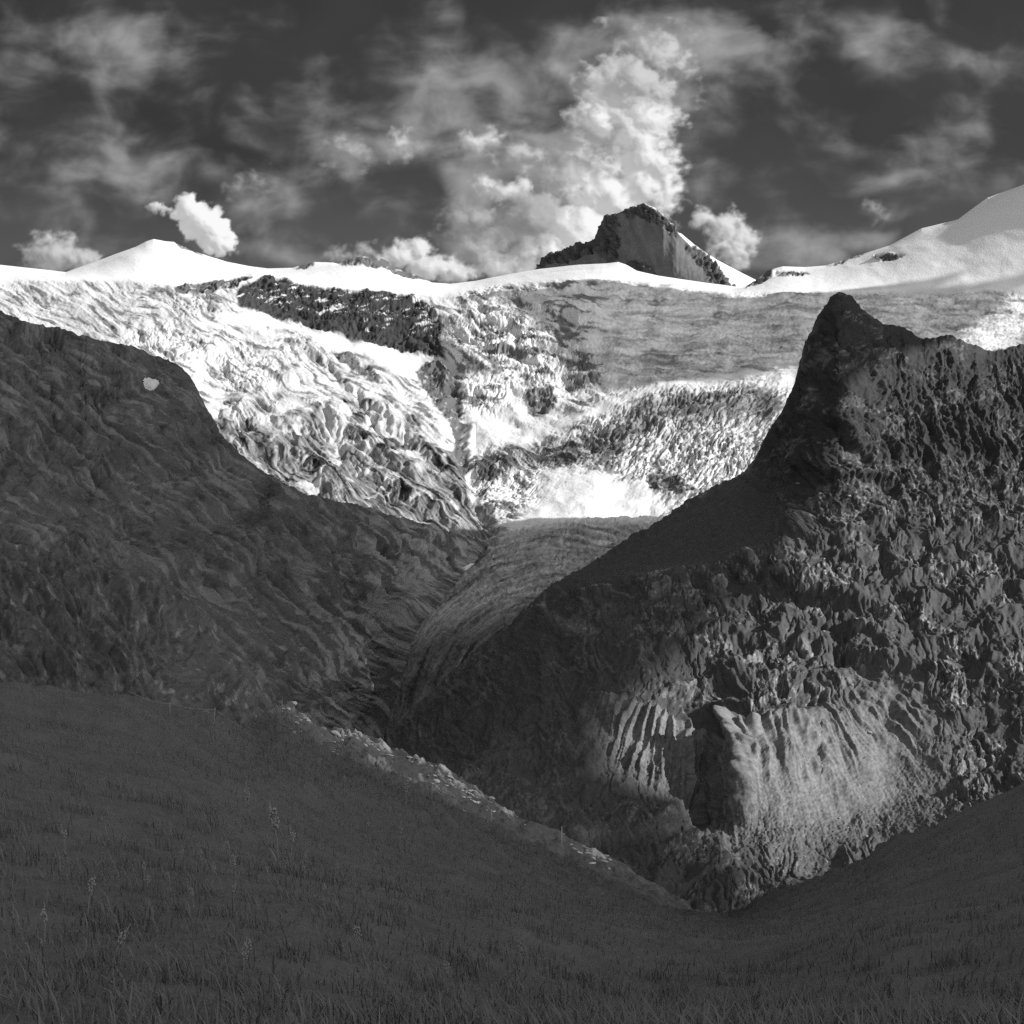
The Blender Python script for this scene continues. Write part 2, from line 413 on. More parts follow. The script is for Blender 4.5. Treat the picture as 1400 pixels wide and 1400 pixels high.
    slab = blur(pip(X, Y, [(230, 560), (275, 545), (330, 540), (400, 535), (450, 545), (500, 545), (560, 560), (605, 590), (628, 640), (655, 690), (690, 735),
                           (680, 800), (100, 800), (100, 600)]), 3, 2, 2)
    # darker broken ice band and dirty dome, smooth snow tongues
    band = blur(pip(X, Y, [(645, 625), (700, 606), (770, 598), (840, 575), (890, 548), (960, 535), (1045, 530), (1075, 548), (1060, 570), (980, 560), (900, 575),
                           (860, 600), (830, 632), (760, 636), (700, 640), (650, 660)]), 4, 3, 2)
    smooth = np.zeros_like(PX); X2 = PX + wx * .8; Y2 = PY + wy * .6
    d, t = dline(X2, Y2, [(1075, 500), (1000, 513), (900, 527), (850, 548), (780, 577), (700, 600), (645, 603)])
    smooth = np.maximum(smooth, 1 - sstep(0, 1, d / (7 + 14 * np.maximum(t - .35, 0) + 30 * np.maximum(.15 - t, 0) + 3)))
    smooth = np.maximum(smooth, .75 * blur(pip(X, Y, [(650, 560), (690, 556), (730, 575), (748, 570), (770, 560), (740, 595), (690, 606), (645, 604), (632, 585)]), 6, 4, 2))
    smooth = np.maximum(smooth, blur(pip(X, Y, [(735, 642), (800, 640), (850, 655), (880, 660), (905, 690), (930, 700), (880, 716), (740, 720), (690, 730), (730, 690)]), 5, 4, 2))
    smooth = np.maximum(smooth, blur(pip(X2, Y2, [(300, 430), (345, 428), (420, 452), (500, 470), (585, 490), (580, 520), (545, 515), (500, 480), (450, 478), (400, 450), (330, 440)]), 3, 2, 2))
    plateau_y = line(PX, [(-200, 388), (184, 382), (250, 392), (345, 384), (528, 400), (620, 402), (700, 388), (760, 384), (840, 381), (900, 388), (960, 398), (1020, 401), (1200, 399), (1600, 396)])
    plat = 1 - sstep(-4, 4, PY - plateau_y)
    snowlow = np.clip(smooth * (.86 + .3 * fbm(PX / 12, PY / 7, 18, 3)) + plat, 0, 1) * (1 - rocks) * (1 - cliff)
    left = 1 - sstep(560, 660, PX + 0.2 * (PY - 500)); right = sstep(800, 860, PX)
    mid = np.clip(1 - left - right, 0, 1)
    patch = sstep(-0.25, 0.35, fbm(PX / 55, PY / 28, 21, 3))
    # relief, in frame units along the surface normal
    bendx = PX + fbm(PX / 70, PY / 50, 61, 2) * 16; bendy = PY + fbm(PX / 70, PY / 50, 62, 2) * 12
    fine = fbm(PX / 6, PY / 4.5, 63, 3, .65)
    h = 6.0 * fbm(PX / 95, PY / 52, 1, 3) + 2.5 * fbm(bendx / 36, bendy / 20, 2, 2)
    def ice_at(deg, al, ac, seed):
        return (streak(bendx, bendy, deg, al * 2.6, ac * 2.6, seed, 5, .55, fbm) * 2.6
                - slots(bendx, bendy, deg, al * 1.3, ac, seed + 300, 3) * 2.2 * (.15 + .85 * patch))
    ice_l = ice_at(32, 44, 8, 31) * .95
    ice_m = ice_at(10, 26, 8, 32) * .8 + streak(bendx, bendy, 22, 60, 20, 132, 5, .54, fbm) * 4.5
    ice_r = ice_at(-44, 26, 8, 33) * .9
    flat_r = streak(PX, bendy, 3, 90, 7, 34, 5, .62, fbm) * 1.8 - slots(PX, bendy, 3, 60, 8, 334, 3) * 1.2 + fine * .4
    lowr = sstep(505, 545, PY); bx3 = PX + fbm(PX / 14, PY / 12, 444, 3) * 5; by3 = PY + fbm(PX / 14, PY / 12, 445, 3) * 4
    ice = ice_l * left + ice_m * mid + right * (ice_r * lowr + flat_r * (1 - lowr)) + fine * .35 + facets(bx3, by3, 30, 11, 5.5, 441) * (.7 * left + .9 * mid + .5 * right * (1 - lowr)) * (.2 + .8 * patch) + facets(bx3, by3, -48, 12, 5, 442) * 1.5 * right * lowr + facets(PX, PY, 20, 4.5, 3.2, 443) * .45
    rock_r = (streak(bendx, bendy, 37, 230, 26, 35, 4, .45, fbm) * 6.0 - slots(bendx, bendy, 38, 110, 20, 335, 3, .12) * 5.0
              + streak(bendx, bendy, 41, 60, 6, 36, 4, .6, fbm) * 1.0 + facets(bx3, by3, 39, 60, 8, 446) * 1.0 + facets(bx3, by3, 42, 16, 4, 447) * .5 - slots(bendx, bendy, 39, 70, 9, 448, 3, .14) * 1.6 + fine * .2)
    crag = fbm(bendx / 40, bendy / 18, 37, 4, .55) * 6.0 + facets(bx3, by3, -10, 22, 9, 449) * 3.2 + facets(bx3, by3, -14, 8, 3.6, 450) * 1.2 - slots(PX, PY, 8, 26, 9, 337, 3) * 2 - slots(PX, PY, 80, 22, 9, 338, 2) * 2 + fine * 1.2
    def scarp(pts, w, a, fall):                        # a step in the rock: high on its upper right, falling to the lower left
        d, t = dline(bx2, by2, pts)
        (x1, y1), (x2, y2) = pts[0], pts[-1]
        yl = np.interp(bx2, [p[0] for p in pts], [p[1] for p in pts])
        sd = np.where(by2 < yl, d, -d)
        return a * np.tanh(sd / w) * np.exp(-(d / fall) ** 2) * sstep(0, .12, t) * (1 - sstep(.88, 1, t))
    bx2 = PX + fbm(PX / 16, PY / 14, 161, 4) * 9; by2 = PY + fbm(PX / 16, PY / 14, 162, 4) * 8
    for pts, w, a in (([(440, 545), (464, 585), (501, 607), (538, 637), (575, 658)], 5, 7), ([(394, 606), (420, 633), (453, 662)], 5, 8), ([(460, 602), (480, 617), (500, 628)], 4, 5),
                      ([(318, 558), (330, 572), (345, 585)], 4, 6), ([(615, 671), (648, 688), (674, 704)], 3, 6), ([(525, 668), (589, 688), (630, 726)], 3, 4),
                      ([(340, 600), (380, 618), (410, 640)], 4, 5), ([(500, 560), (540, 590), (590, 620), (612, 640)], 5, 6), ([(420, 570), (450, 590), (480, 600)], 4, 4),
                      ([(370, 640), (420, 655), (470, 672)], 3, 3), ([(470, 640), (520, 655), (560, 680), (600, 710)], 3, 4), ([(360, 560), (390, 585), (410, 590)], 4, 5),
                      ([(398, 462), (442, 493), (464, 515), (497, 548), (538, 578), (578, 602)], 2.5, 4), ([(300, 560), (312, 590), (340, 612)], 4, 5)):
        rock_r = rock_r + scarp(pts, w, a, 22); ice = ice + (scarp(pts, w, a, 14) if pts[0][1] < 470 else 0)
    # serac steps in the ice
    for pts, w, a in (([(184, 455), (215, 470), (250, 490), (270, 505)], 3, 3), ([(275, 478), (300, 492), (318, 515), (340, 540)], 4, 4), ([(236, 440), (262, 452), (285, 470)], 3, 2),
                      ([(650, 432), (690, 442), (720, 452)], 3, 4), ([(660, 470), (700, 480), (745, 500)], 3, 5), ([(700, 410), (760, 425), (800, 440)], 3, 3), ([(640, 640), (680, 650), (720, 650)], 3, 3)):
        ice = ice + scarp(pts, w, a, 18)
    ice = ice - snowband(bendx, bendy)
    amp_ice = (1 - np.clip(slab + cliff + rocks, 0, 1)) * (1 - 0.93 * snowlow)
    h = h * (1 - 0.7 * plat) + ice * amp_ice + rock_r * slab + crag * np.clip(cliff + rocks * (1 - slab), 0, 1)
    h += -6 * np.exp(-(dline(bendx * .4 + PX * .6, PY, [(620, 500), (628, 560), (636, 640), (655, 690), (680, 735)])[0] / 9) ** 2)
    h *= 1 - 0.75 * np.exp(-((PY - line(PX, SKY)) / 5.0) ** 2)
    P = displace(P, D, h)
    n = normals(P)
    # cover
    deb = streak(bendx, bendy, 30, 40, 7, 41, 5, .6, fbm)
    debm = streak(bendx, bendy, 14, 44, 13, 42, 6, .62, fbm) * 1.15
    debr = streak(bendx, bendy, -30, 24, 7, 43, 5, .6, fbm) * lowr + streak(PX, bendy, 3, 70, 8, 143, 6, .66, fbm) * (1 - lowr)
    dirt = np.where(True, deb * left + debm * mid + debr * right, 0)
    dirt = dirt * 1.0
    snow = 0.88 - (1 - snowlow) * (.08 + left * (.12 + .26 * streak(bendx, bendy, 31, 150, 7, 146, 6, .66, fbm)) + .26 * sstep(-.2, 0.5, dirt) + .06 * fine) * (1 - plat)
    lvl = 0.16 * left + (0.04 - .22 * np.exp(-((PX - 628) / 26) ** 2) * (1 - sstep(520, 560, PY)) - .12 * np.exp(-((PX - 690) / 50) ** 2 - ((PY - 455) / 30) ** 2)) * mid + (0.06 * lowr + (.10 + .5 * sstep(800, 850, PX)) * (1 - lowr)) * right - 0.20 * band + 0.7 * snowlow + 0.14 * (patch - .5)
    bare = sstep(lvl + 0.02, lvl + 0.16, dirt) * (1 - 0.96 * snowlow)
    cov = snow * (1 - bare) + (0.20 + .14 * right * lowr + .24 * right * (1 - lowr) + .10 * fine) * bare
    cov = cov * (1 - right * (1 - lowr) * (1 - plat) * np.clip(.22 * streak(PX, PY, 3, 60, 5, 144, 6, .7, fbm) + .50 * slots(bx3, by3, 4, 44, 6, 844, 3, .22) * sstep(-.2, .3, fbm(PX / 60, PY / 22, 846, 3)) + .40 * sstep(.05, .5, fbm(bx3 / 50, by3 / 15, 845, 6, .7) + .5 * np.exp(-((PX - 905) / 60) ** 2 - ((PY - 490) / 22) ** 2) - .3 * np.exp(-((PX - 915) / 70) ** 2 - ((PY - 425) / 14) ** 2)), -.15, .7))  # crevasse shade drawn into the colour as dark lines, besides darker rock patches
    dome = np.exp(-((PX - 960) / 150) ** 2 - ((PY - 565 + .12 * (PX - 960)) / 46) ** 2) * right * lowr * (1 - smooth)
    cov = cov * (1 - 0.50 * band) * (1 - .34 * dome)
    led = sstep(0.66, 0.80, n[..., 2] + 0.30 * fbm(PX / 7, PY / 5, 51, 3))
    cov_c = 0.055 + .02 * fine + 0.60 * sstep(.42, .62, streak(PX, PY, -14, 26, 3.2, 152, 4, .66, fbm) + .45 * fbm(PX / 40, PY / 16, 52, 3) - .5 * sstep(4, 26, PY - line(PX, [(320, 395), (400, 410), (500, 430), (600, 450)])) + .1)
    cov = cov * (1 - cliff) + cov_c * cliff
    cov = cov * (1 - rocks) + (0.13 + 0.35 * led * sstep(.1, .5, fbm(PX / 9, PY / 6, 53, 3))) * rocks
    sl_c = 0.24 + 0.34 * streak(bendx, bendy, 39, 100, 6, 54, 6, .66, fbm) - .16 * slots(bendx, bendy, 39, 90, 10, 545, 3, .2) + .05 * facets(bx3, by3, 40, 14, 4, 451)
    up = sstep(0.08, .4, fbm(bendx / 34, bendy / 18, 55, 4) + .35 * (1 - sstep(540, 600, PY - 0.18 * (PX - 330))))
    sl_c = sl_c * (1 - up) + (0.58 + .3 * streak(bendx, bendy, 38, 120, 6, 546, 5, .64, fbm)) * up
    cov = cov * (1 - slab) + sl_c * slab
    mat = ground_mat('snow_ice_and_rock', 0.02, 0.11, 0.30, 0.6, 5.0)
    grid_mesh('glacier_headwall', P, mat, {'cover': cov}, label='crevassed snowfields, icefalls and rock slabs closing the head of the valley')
    return PX, PY, P

def build_peak():
    crest = [(640, 400), (700, 390), (726, 374), (733, 367), (740, 357), (746, 350), (765, 343), (780, 337), (788, 332), (792, 329), (797, 333), (812, 328), (818, 315), (825, 300),
             (827, 292), (831, 296), (845, 290), (858, 285), (872, 279), (880, 279), (895, 284), (905, 293), (915, 304), (925, 314), (950, 335), (980, 355), (1010, 371), (1030, 381), (1060, 396), (1120, 420)]
    crest = jag(crest, 2.4, 9, 631, 736, 930)
    cd = [(640, 8500), (735, 8350), (825, 8050), (875, 7780), (905, 7620), (925, 7540), (960, 7600), (1120, 7900)]
    rows = [
        ([(x, y + 90) for x, y in crest], [(x, d + 1100) for x, d in cd]),
        (crest, cd),
        # foot: the front face falls to the left, the snow flank to the right of the arete leans back
        ([(640, 425), (735, 400), (845, 405), (990, 410), (1120, 430)], [(640, 8150), (735, 8050), (800, 7850), (850, 7580), (900, 7240), (950, 6860), (990, 6560), (1010, 6950), (1040, 7350), (1120, 7750)]),
        ([(640, 470), (1120, 470)], [(640, 7300), (990, 6900), (1120, 7300)]),
    ]
    PX, PY, D = sheet(rows, 640, 1120, 1.0, 1.0, 1, 2)
    # the arete from the summit down to the right: nearest to us, so that its two sides face apart
    ar = line(PY, [(270, 872), (300, 912), (325, 934), (345, 954), (370, 976), (391, 994), (470, 1020)])
    P = world(PX, PY, D)
    lam = PX - ar
    foot = sstep(279, 391, PY)
    P[..., 1] += 0
    P = world(PX, PY, D)
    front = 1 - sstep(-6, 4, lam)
    sub = pip(PX, PY, [(733, 369), (745, 348), (790, 328), (818, 312), (827, 290), (838, 300), (842, 330), (838, 372), (790, 366), (770, 352), (745, 366)])
    edge = np.exp(-(lam + 2) ** 2 / 12 ** 2) * sstep(320, 350, PY)
    rk = blur(np.clip(pip(PX + 5 * fbm(PX / 6, PY / 6, 2, 3), PY, [(733, 369), (740, 352), (765, 340), (800, 328), (826, 285), (842, 290), (848, 330), (838, 368), (825, 352), (815, 346), (790, 352), (775, 362), (760, 358)])
                      + (edge > .4 + .4 * fbm(PX / 5, PY / 5, 5, 3)) + pip(PX, PY, [(850, 372), (858, 358), (870, 356), (890, 366), (900, 376)])
                      + pip(PX + 6 * fbm(PX / 9, PY / 6, 12, 3), PY + 6 * fbm(PX / 9, PY / 6, 13, 3), [(845, 291), (872, 277), (900, 287), (930, 318), (925, 325), (905, 308), (880, 298), (862, 296)]), 0, 1), 1, 1, 1)
    h = (facets(PX, PY, 70, 16, 8, 461) * 6 + facets(PX, PY, 60, 6, 4, 462) * 3) * rk + fbm(PX / 16, PY / 30, 9, 4, .6) * 1.6 * (1 - rk) * front
    h = h * (1 - .6 * np.exp(-((PY - line(PX, crest)) / 3.0) ** 2))
    h[:3] = 0
    P = displace(P, D, h)
    cov = np.where(front > .5, 0.16 + .04 * streak(PX, PY, 70, 34, 9, 4, 4, .6, fbm), 0.85)  # front face's shade put into a darker colour than the snow flank
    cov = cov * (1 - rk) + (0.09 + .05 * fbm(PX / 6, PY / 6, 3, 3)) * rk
    mat = ground_mat('peak_rock_and_snow', 0.015, 0.08, 0.25, 0.5, 6.0)
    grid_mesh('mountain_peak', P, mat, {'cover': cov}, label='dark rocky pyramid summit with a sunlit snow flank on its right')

def build_tongue():
    rows = [
        ([(420, 830), (500, 790), (560, 768), (620, 748), (668, 733), (740, 713), (800, 707), (905, 705), (1040, 700)],
         [(420, 2700), (560, 2850), (668, 3000), (740, 3160), (905, 3260), (1040, 3300)]),
        ([(420, 850), (500, 815), (560, 793), (620, 768), (668, 748), (740, 733), (800, 727), (905, 722), (1040, 715)],
         [(420, 2500), (560, 2640), (668, 2800), (740, 2900), (905, 3000), (1040, 3000)]),
        ([(420, 905), (480, 885), (550, 858), (640, 838), (740, 800), (905, 780), (1040, 780)],
         [(420, 2000), (550, 2030), (640, 2120), (740, 2350), (905, 2500), (1040, 2500)]),
        ([(420, 980), (520, 965), (600, 935), (700, 900), (905, 870), (1040, 860)], [(420, 1650), (520, 1640), (700, 1700), (1040, 1750)]),
        ([(420, 1040), (600, 1010), (1040, 960)], [(420, 1400), (1040, 1450)]),
    ]
    PX, PY, D = sheet(rows, 420, 1040, 1.2, 0.9, 20, 10)
    P = world(PX, PY, D)
    edge_l = line(PY, [(700, 740), (735, 672), (760, 652), (780, 628), (800, 602), (825, 573), (850, 556), (870, 556), (900, 545), (940, 530), (1000, 520)])
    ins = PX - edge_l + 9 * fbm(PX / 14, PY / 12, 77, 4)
    b = PX + fbm(PX / 80, PY / 60, 71, 2) * 12; c = PY + fbm(PX / 80, PY / 60, 72, 2) * 10
    # the flow bends round the foot of the right ridge
    rr = np.hypot(b - 765, c - 1000); aa = np.arctan2(c - 1000, b - 765) * 240
    def flow(al, ac, seed, o=5, g_=.6, fn=fbm): return fn(aa / al, rr / ac, seed, o, g_)
    h = flow(90, 11, 73) * 2.4 + fbm(b / 12, c / 7, 74, 4, .6) * 1.0
    h -= slots(aa, rr, 0, 80, 14, 773, 3, .14) * 2.2 + slots(aa, rr, 78, 20, 8, 774, 3, .2) * 2.6 * sstep(.05, .3, fbm(PX / 50, PY / 34, 79, 3) + .35 * (1 - sstep(720, 770, PY)))
    top = 1 - sstep(716, 770, PY)
    h += ridged(b / 20, c / 8, 75, 4, .6) * 1.8 * sstep(740, 820, PX) * (1 - sstep(770, 800, PY))
    h += facets(PX, PY, 0, 7, 4, 781) * 1.0
    h -= 20 * (1 - sstep(-46, 10, ins)) * sstep(725, 750, PY)     # the ice sinks under the rock at its margin
    P = displace(P, D, h)
    low = sstep(860, 905, PY + .35 * (PX - 560))
    cov = 0.38 + 0.28 * flow(150, 7, 76, 6, .62) + .14 * flow(40, 5, 777, 5, .66) + .30 * sstep(.35, .7, flow(60, 5, 776, 4) + .3 * fbm(PX / 50, PY / 40, 778, 3)) - .1 * slots(aa, rr, 80, 18, 8, 774, 3, .2) + .12 * facets(PX, PY, -30, 6, 3.5, 782) + 0.10 * fbm(b / 30, c / 20, 78, 3)
    cov = np.clip(cov, .10, .8) * (1 - .55 * low)
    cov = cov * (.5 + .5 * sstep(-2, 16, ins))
    cl = 1 - sstep(-6, 10, PY - line(PX, [(600, 742), (680, 728), (740, 718), (800, 712), (905, 714)]))
    cov = cov * (1 - cl) + .8 * cl
    mat = ground_mat('dirty_glacier_ice', 0.03, 0.15, 0.22, 0.5, 3.0)
    grid_mesh('glacier_tongue', P, mat, {'cover': cov}, label='grey debris-streaked glacier tongue curving down the shaded valley')
    return PX, PY, P

L0 = [(-200, 400), (0, 428), (100, 455), (184, 474), (215, 485), (245, 497), (258, 512), (270, 530), (278, 550), (300, 590), (330, 620), (345, 632), (380, 655), (420, 675),
      (455, 684), (500, 692), (560, 710), (600, 722), (640, 733), (668, 741), (720, 755)]
L0 = jag(L0, 3.0, 16, 601)
def build_left():
    l0d = [(-200, 1150), (0, 1250), (184, 1450), (300, 1750), (420, 2050), (500, 2300), (600, 2650), (668, 2880), (720, 3000)]
    rows = [
        ([(x, y + 110) for x, y in L0], [(x, d + 420) for x, d in l0d]),
        ([(x, y + 22) for x, y in L0], [(x, d + 130) for x, d in l0d]),
        (L0, l0d),
        ([(-200, 620), (0, 640), (184, 660), (300, 720), (420, 765), (500, 790), (560, 796), (620, 790), (668, 768), (720, 775)],
         [(-200, 800), (0, 900), (184, 1080), (300, 1350), (420, 1650), (500, 1900), (560, 2120), (620, 2480), (668, 2780), (720, 2900)]),
        ([(-200, 840), (0, 850), (184, 860), (300, 880), (420, 900), (500, 900), (550, 870), (600, 825), (640, 800), (720, 800)],
         [(-200, 600), (0, 700), (184, 830), (300, 1020), (420, 1280), (500, 1540), (550, 1880), (600, 2280), (640, 2560), (720, 2750)]),
        ([(-200, 1010), (0, 1010), (184, 1010), (345, 1000), (420, 1000), (500, 975), (560, 920), (600, 870), (640, 850), (720, 840)],
         [(-200, 450), (0, 520), (184, 620), (345, 850), (420, 1030), (500, 1420), (560, 1840), (600, 2150), (640, 2420), (720, 2600)]),
        ([(-200, 1120), (420, 1110), (560, 1040), (720, 960)], [(-200, 350), (345, 650), (560, 1500), (720, 2200)]),
    ]
    PX, PY, D = sheet(rows, -150, 720, 1.1, 1.1, 16, 12)
    P = world(PX, PY, D)
    b = PX + fbm(PX / 90, PY / 70, 81, 2) * 22; c = PY + fbm(PX / 90, PY / 70, 82, 2) * 18
    rough = sstep(380, 560, PX + .5 * (PY - 800))
    h = streak(b, c, 37, 150, 24, 83, 5, .55, fbm) * 13 * (1 - .3 * rough) - slots(b, c, 41, 120, 22, 393, 3, .2) * 6 + streak(b, c, 50, 40, 10, 84, 4, .6, fbm) * 3.0 + facets(b, c, 45, 26, 9, 471) * (2.0 + 3 * rough) + facets(PX, PY, 45, 9, 5, 472) * 1.6
    h += rough * (streak(b, c, 58, 60, 18, 86, 5, .6, fbm) * 9 - slots(b, c, 60, 50, 22, 386, 3, .14) * 5)
    mg = line(PY, [(700, 740), (735, 672), (760, 652), (780, 628), (800, 602), (825, 573), (850, 556), (870, 556), (900, 545), (940, 530), (1000, 520)]) - PX
    h *= .18 + .82 * sstep(0, 70, mg)
    h *= 1 - .8 * np.exp(-((PY - line(PX, L0)) / 8.0) ** 2)
    h += fbm(PX / 9, PY / 9, 87, 3) * 1.2
    P = displace(P, D, h)
    n = normals(P)
    steep = 1 - sstep(.35, .75, n[..., 2] + .2 * fbm(PX / 16, PY / 12, 88, 3))
    rockn = sstep(.0, .5, streak(b, c, 40, 70, 8, 89, 6, .62, fbm) + .14 * rough + .2 * fbm(PX / 90, PY / 70, 92, 2)) + .8 * sstep(.35, .7, streak(b, c, 47, 40, 4, 93, 4, .62, fbm))
    cov = 0.115 + 0.035 * fbm(PX / 40, PY / 30, 90, 3) - .06 * slots(b, c, 41, 120, 22, 393, 3, .2) + (.11 + .13 * rough) * rockn + .03 * steep  # gullies' shade put into the colour; ribs are paler rock
    mat = ground_mat('turf_and_rock', 0.03, 0.2, 0.30, 0.7, 2.5)
    grid_mesh('hillside', P, mat, {'cover': np.clip(cov, .05, .4)}, label='dark shaded mountainside on the left of the valley with faint slanting ribs')
    return PX, PY, P

def build_near_left():
    cr = [(-200, 690), (0, 735), (100, 762), (184, 786), (240, 806), (290, 846), (330, 892), (348, 930), (365, 955), (400, 985), (450, 1030), (520, 1100)]
    rows = [
        ([(x, y + 120) for x, y in cr], [(-200, 420), (184, 470), (400, 600), (520, 640)]),
        (cr, [(-200, 300), (184, 330), (400, 420), (520, 430)]),
        ([(-200, 900), (184, 920), (350, 990), (420, 1030), (520, 1130)], [(-200, 190), (184, 220), (350, 260), (520, 300)]),
        ([(-200, 1100), (520, 1200)], [(-200, 110), (184, 130), (520, 170)]),
    ]
    PX, PY, D = sheet(rows, -150, 520, 1.3, 1.3, 12, 10)
    P = world(PX, PY, D)
    b = PX + fbm(PX / 90, PY / 70, 181, 2) * 20; c = PY + fbm(PX / 90, PY / 70, 182, 2) * 16
    h = facets(b, c, 55, 30, 12, 189) * 4 + streak(b, c, 52, 110, 28, 183, 5, .55, fbm) * 16 + fbm(PX / 14, PY / 12, 184, 4, .6) * 2.2
    h *= 1 - .7 * np.exp(-((PY - line(PX, cr)) / 8.0) ** 2)
    P = displace(P, D, h)
    spot = sstep(.28, .6, streak(b, c, 62, 26, 9, 185, 5, .62, fbm))
    cov = 0.125 + .04 * streak(b, c, 52, 90, 16, 186, 5, .6, fbm) + .16 * spot + .04 * facets(b, c, 55, 12, 6, 187)
    grid_mesh('hillside', P, ground_mat('near_turf', 0.2, 1.1, 0.35, 0.7, .6), {'cover': np.clip(cov, .05, .4)},
              label='nearer dark shoulder of the left hillside below the far slope')

R0 = [(540, 985), (560, 970), (590, 946), (620, 916), (660, 880), (690, 860), (715, 835), (740, 810), (760, 795), (800, 775), (860, 735), (905, 710), (930, 690), (960, 672), (1000, 656),
      (1018, 645), (1030, 630), (1045, 600), (1055, 580), (1070, 560), (1085, 525), (1095, 490), (1100, 470), (1108, 458), (1115, 440), (1125, 425), (1132, 415), (1138, 405),
      (1145, 399), (1155, 401), (1165, 405), (1172, 415), (1185, 425), (1200, 437), (1208, 441), (1230, 446), (1260, 462), (1300, 458), (1350, 480), (1400, 470), (1600, 420)]
R0 = jag(R0, 3.2, 15, 611)
def build_right():
    r0d = [(540, 1150), (590, 1250), (660, 1370), (740, 1520), (800, 1650), (905, 1950), (1000, 1800), (1030, 1720), (1100, 1600), (1145, 1540), (1216, 1650), (1400, 1780), (1600, 1850)]
    mor = [(540, 1040), (650, 975), (740, 930), (800, 945), (860, 950), (905, 965), (940, 985), (968, 997), (1000, 988), (1020, 984), (1060, 972), (1080, 966), (1120, 972), (1160, 952), (1216, 930), (1400, 890), (1600, 870)]
    rows = [
        ([(x, y + 170) for x, y in R0], [(x, d + 500) for x, d in r0d]),
        ([(x, y + 25) for x, y in R0], [(x, d + 110) for x, d in r0d]),
        (R0, r0d),
        ([(540, 995), (660, 892), (740, 822), (800, 790), (905, 745), (1000, 705), (1050, 685), (1085, 640), (1110, 590), (1145, 550), (1216, 560), (1400, 560), (1600, 540)],
         [(540, 1130), (660, 1340), (740, 1480), (800, 1560), (905, 1720), (1000, 1640), (1050, 1600), (1085, 1530), (1110, 1450), (1145, 1410), (1216, 1450), (1400, 1460), (1600, 1470)]),
        ([(540, 1005), (660, 905), (740, 838), (800, 812), (870, 792), (905, 786), (1000, 770), (1080, 745), (1150, 735), (1216, 740), (1400, 720), (1600, 700)],
         [(540, 1100), (660, 1300), (740, 1430), (800, 1420), (870, 1380), (1000, 1350), (1080, 1310), (1216, 1300), (1400, 1290), (1600, 1290)]),
        ([(540, 1022), (660, 935), (740, 880), (800, 860), (905, 860), (1000, 865), (1216, 840), (1600, 800)],
         [(540, 1030), (660, 1150), (740, 1220), (800, 1180), (905, 1130), (1000, 1110), (1100, 1110), (1216, 1120), (1400, 1130), (1600, 1140)]),
        (mor, [(540, 960), (650, 1050), (740, 1060), (800, 1000), (860, 955), (960, 940), (1020, 890), (1080, 930), (1150, 965), (1216, 985), (1400, 990), (1600, 1000)]),
        ([(540, 1090), (650, 1040), (740, 1015), (800, 1020), (830, 1040), (870, 1058), (940, 1088), (960, 1120), (1000, 1142), (1100, 1130), (1160, 1120), (1216, 1100), (1400, 1050), (1600, 1020)],
         [(540, 800), (740, 900), (830, 875), (940, 840), (1000, 780), (1060, 785), (1100, 800), (1160, 840), (1216, 880), (1400, 900), (1600, 900)]),
        ([(540, 1130), (740, 1130), (830, 1138), (900, 1132), (950, 1162), (1000, 1176), (1100, 1190), (1216, 1190), (1400, 1160), (1600, 1140)],
         [(540, 700), (740, 770), (830, 770), (950, 720), (1100, 690), (1216, 680), (1400, 660), (1600, 620)]),
        ([(540, 1330), (1000, 1340), (1600, 1330)], [(540, 430), (1000, 450), (1600, 380)]),
    ]
    PX, PY, D = sheet(rows, 540, 1560, 1.15, 1.1, 10, 8)
    P = world(PX, PY, D)
    b = PX + fbm(PX / 45, PY / 45, 101, 3) * 22; c = PY + fbm(PX / 45, PY / 45, 102, 3) * 22
    my = line(PX, mor)
    foot = line(PX, [(540, 1090), (740, 1015), (800, 1020), (830, 1040), (870, 1058), (940, 1088), (960, 1130), (1000, 1158), (1100, 1162), (1216, 1130), (1600, 1040)])
    tm = np.clip((PY - my) / (foot - my), -1, 3)
    soft_r = sstep(1090, 1190, PX)
    inm = sstep(0.0 - .5 * soft_r, 0.05 + .35 * soft_r, tm) * (1 - sstep(0.8, 1.25, tm)) * sstep(790, 850, PX + 24 * fbm(PX / 30, PY / 30, 98, 3)) * (1 - sstep(1180, 1300, PX - 60 * np.clip(tm, 0, 1) + 30 * fbm(PX / 40, PY / 40, 97, 3)))
    ph = np.arctan2(PX - 960, PY - 700) * 1.5
    jit = fbm(PX / 34, PY / 60, 103, 3) * .045
    fr_ = sstep(960, 1040, PX)
    fin = lambda a, b_, sd: 1 - 2.2 * np.abs(pn(a, b_, sd))
    gul = fin((ph + jit) * 15, PY / 300, 104) * 14 * (1 - sstep(.30, .85, tm) * fr_) + fin((ph + jit * .7) * 38, PY / 150, 105) * 3.8 * (1 - .8 * sstep(.25, .7, tm) * fr_) + fin((ph + jit * .5) * 85, PY / 90, 125) * 1.3
    talus = blur(pip(PX + 8 * fbm(PX / 20, PY / 20, 9, 3), PY, [(905, 712), (1000, 658), (1030, 640), (1060, 650), (1080, 700), (1078, 740), (1000, 765), (890, 785), (800, 800), (760, 800), (840, 750)]), 12, 8, 2)
    pinn = sstep(1000, 1060, PX) * (1 - sstep(620, 760, PY))
    b2 = PX + fbm(PX / 12, PY / 12, 193, 3) * 5; c2 = PY + fbm(PX / 12, PY / 12, 194, 3) * 5
    rm = sstep(-.02, .30, fbm(b / 85, c / 42, 191, 5, .55) + .06 + .3 * sstep(1050, 1150, PX) * (1 - sstep(30, 60, np.abs(PY - 690 + .1 * (PX - 1100)))))      # broken rock, against smooth turf benches
    rm = rm * .92 + .08
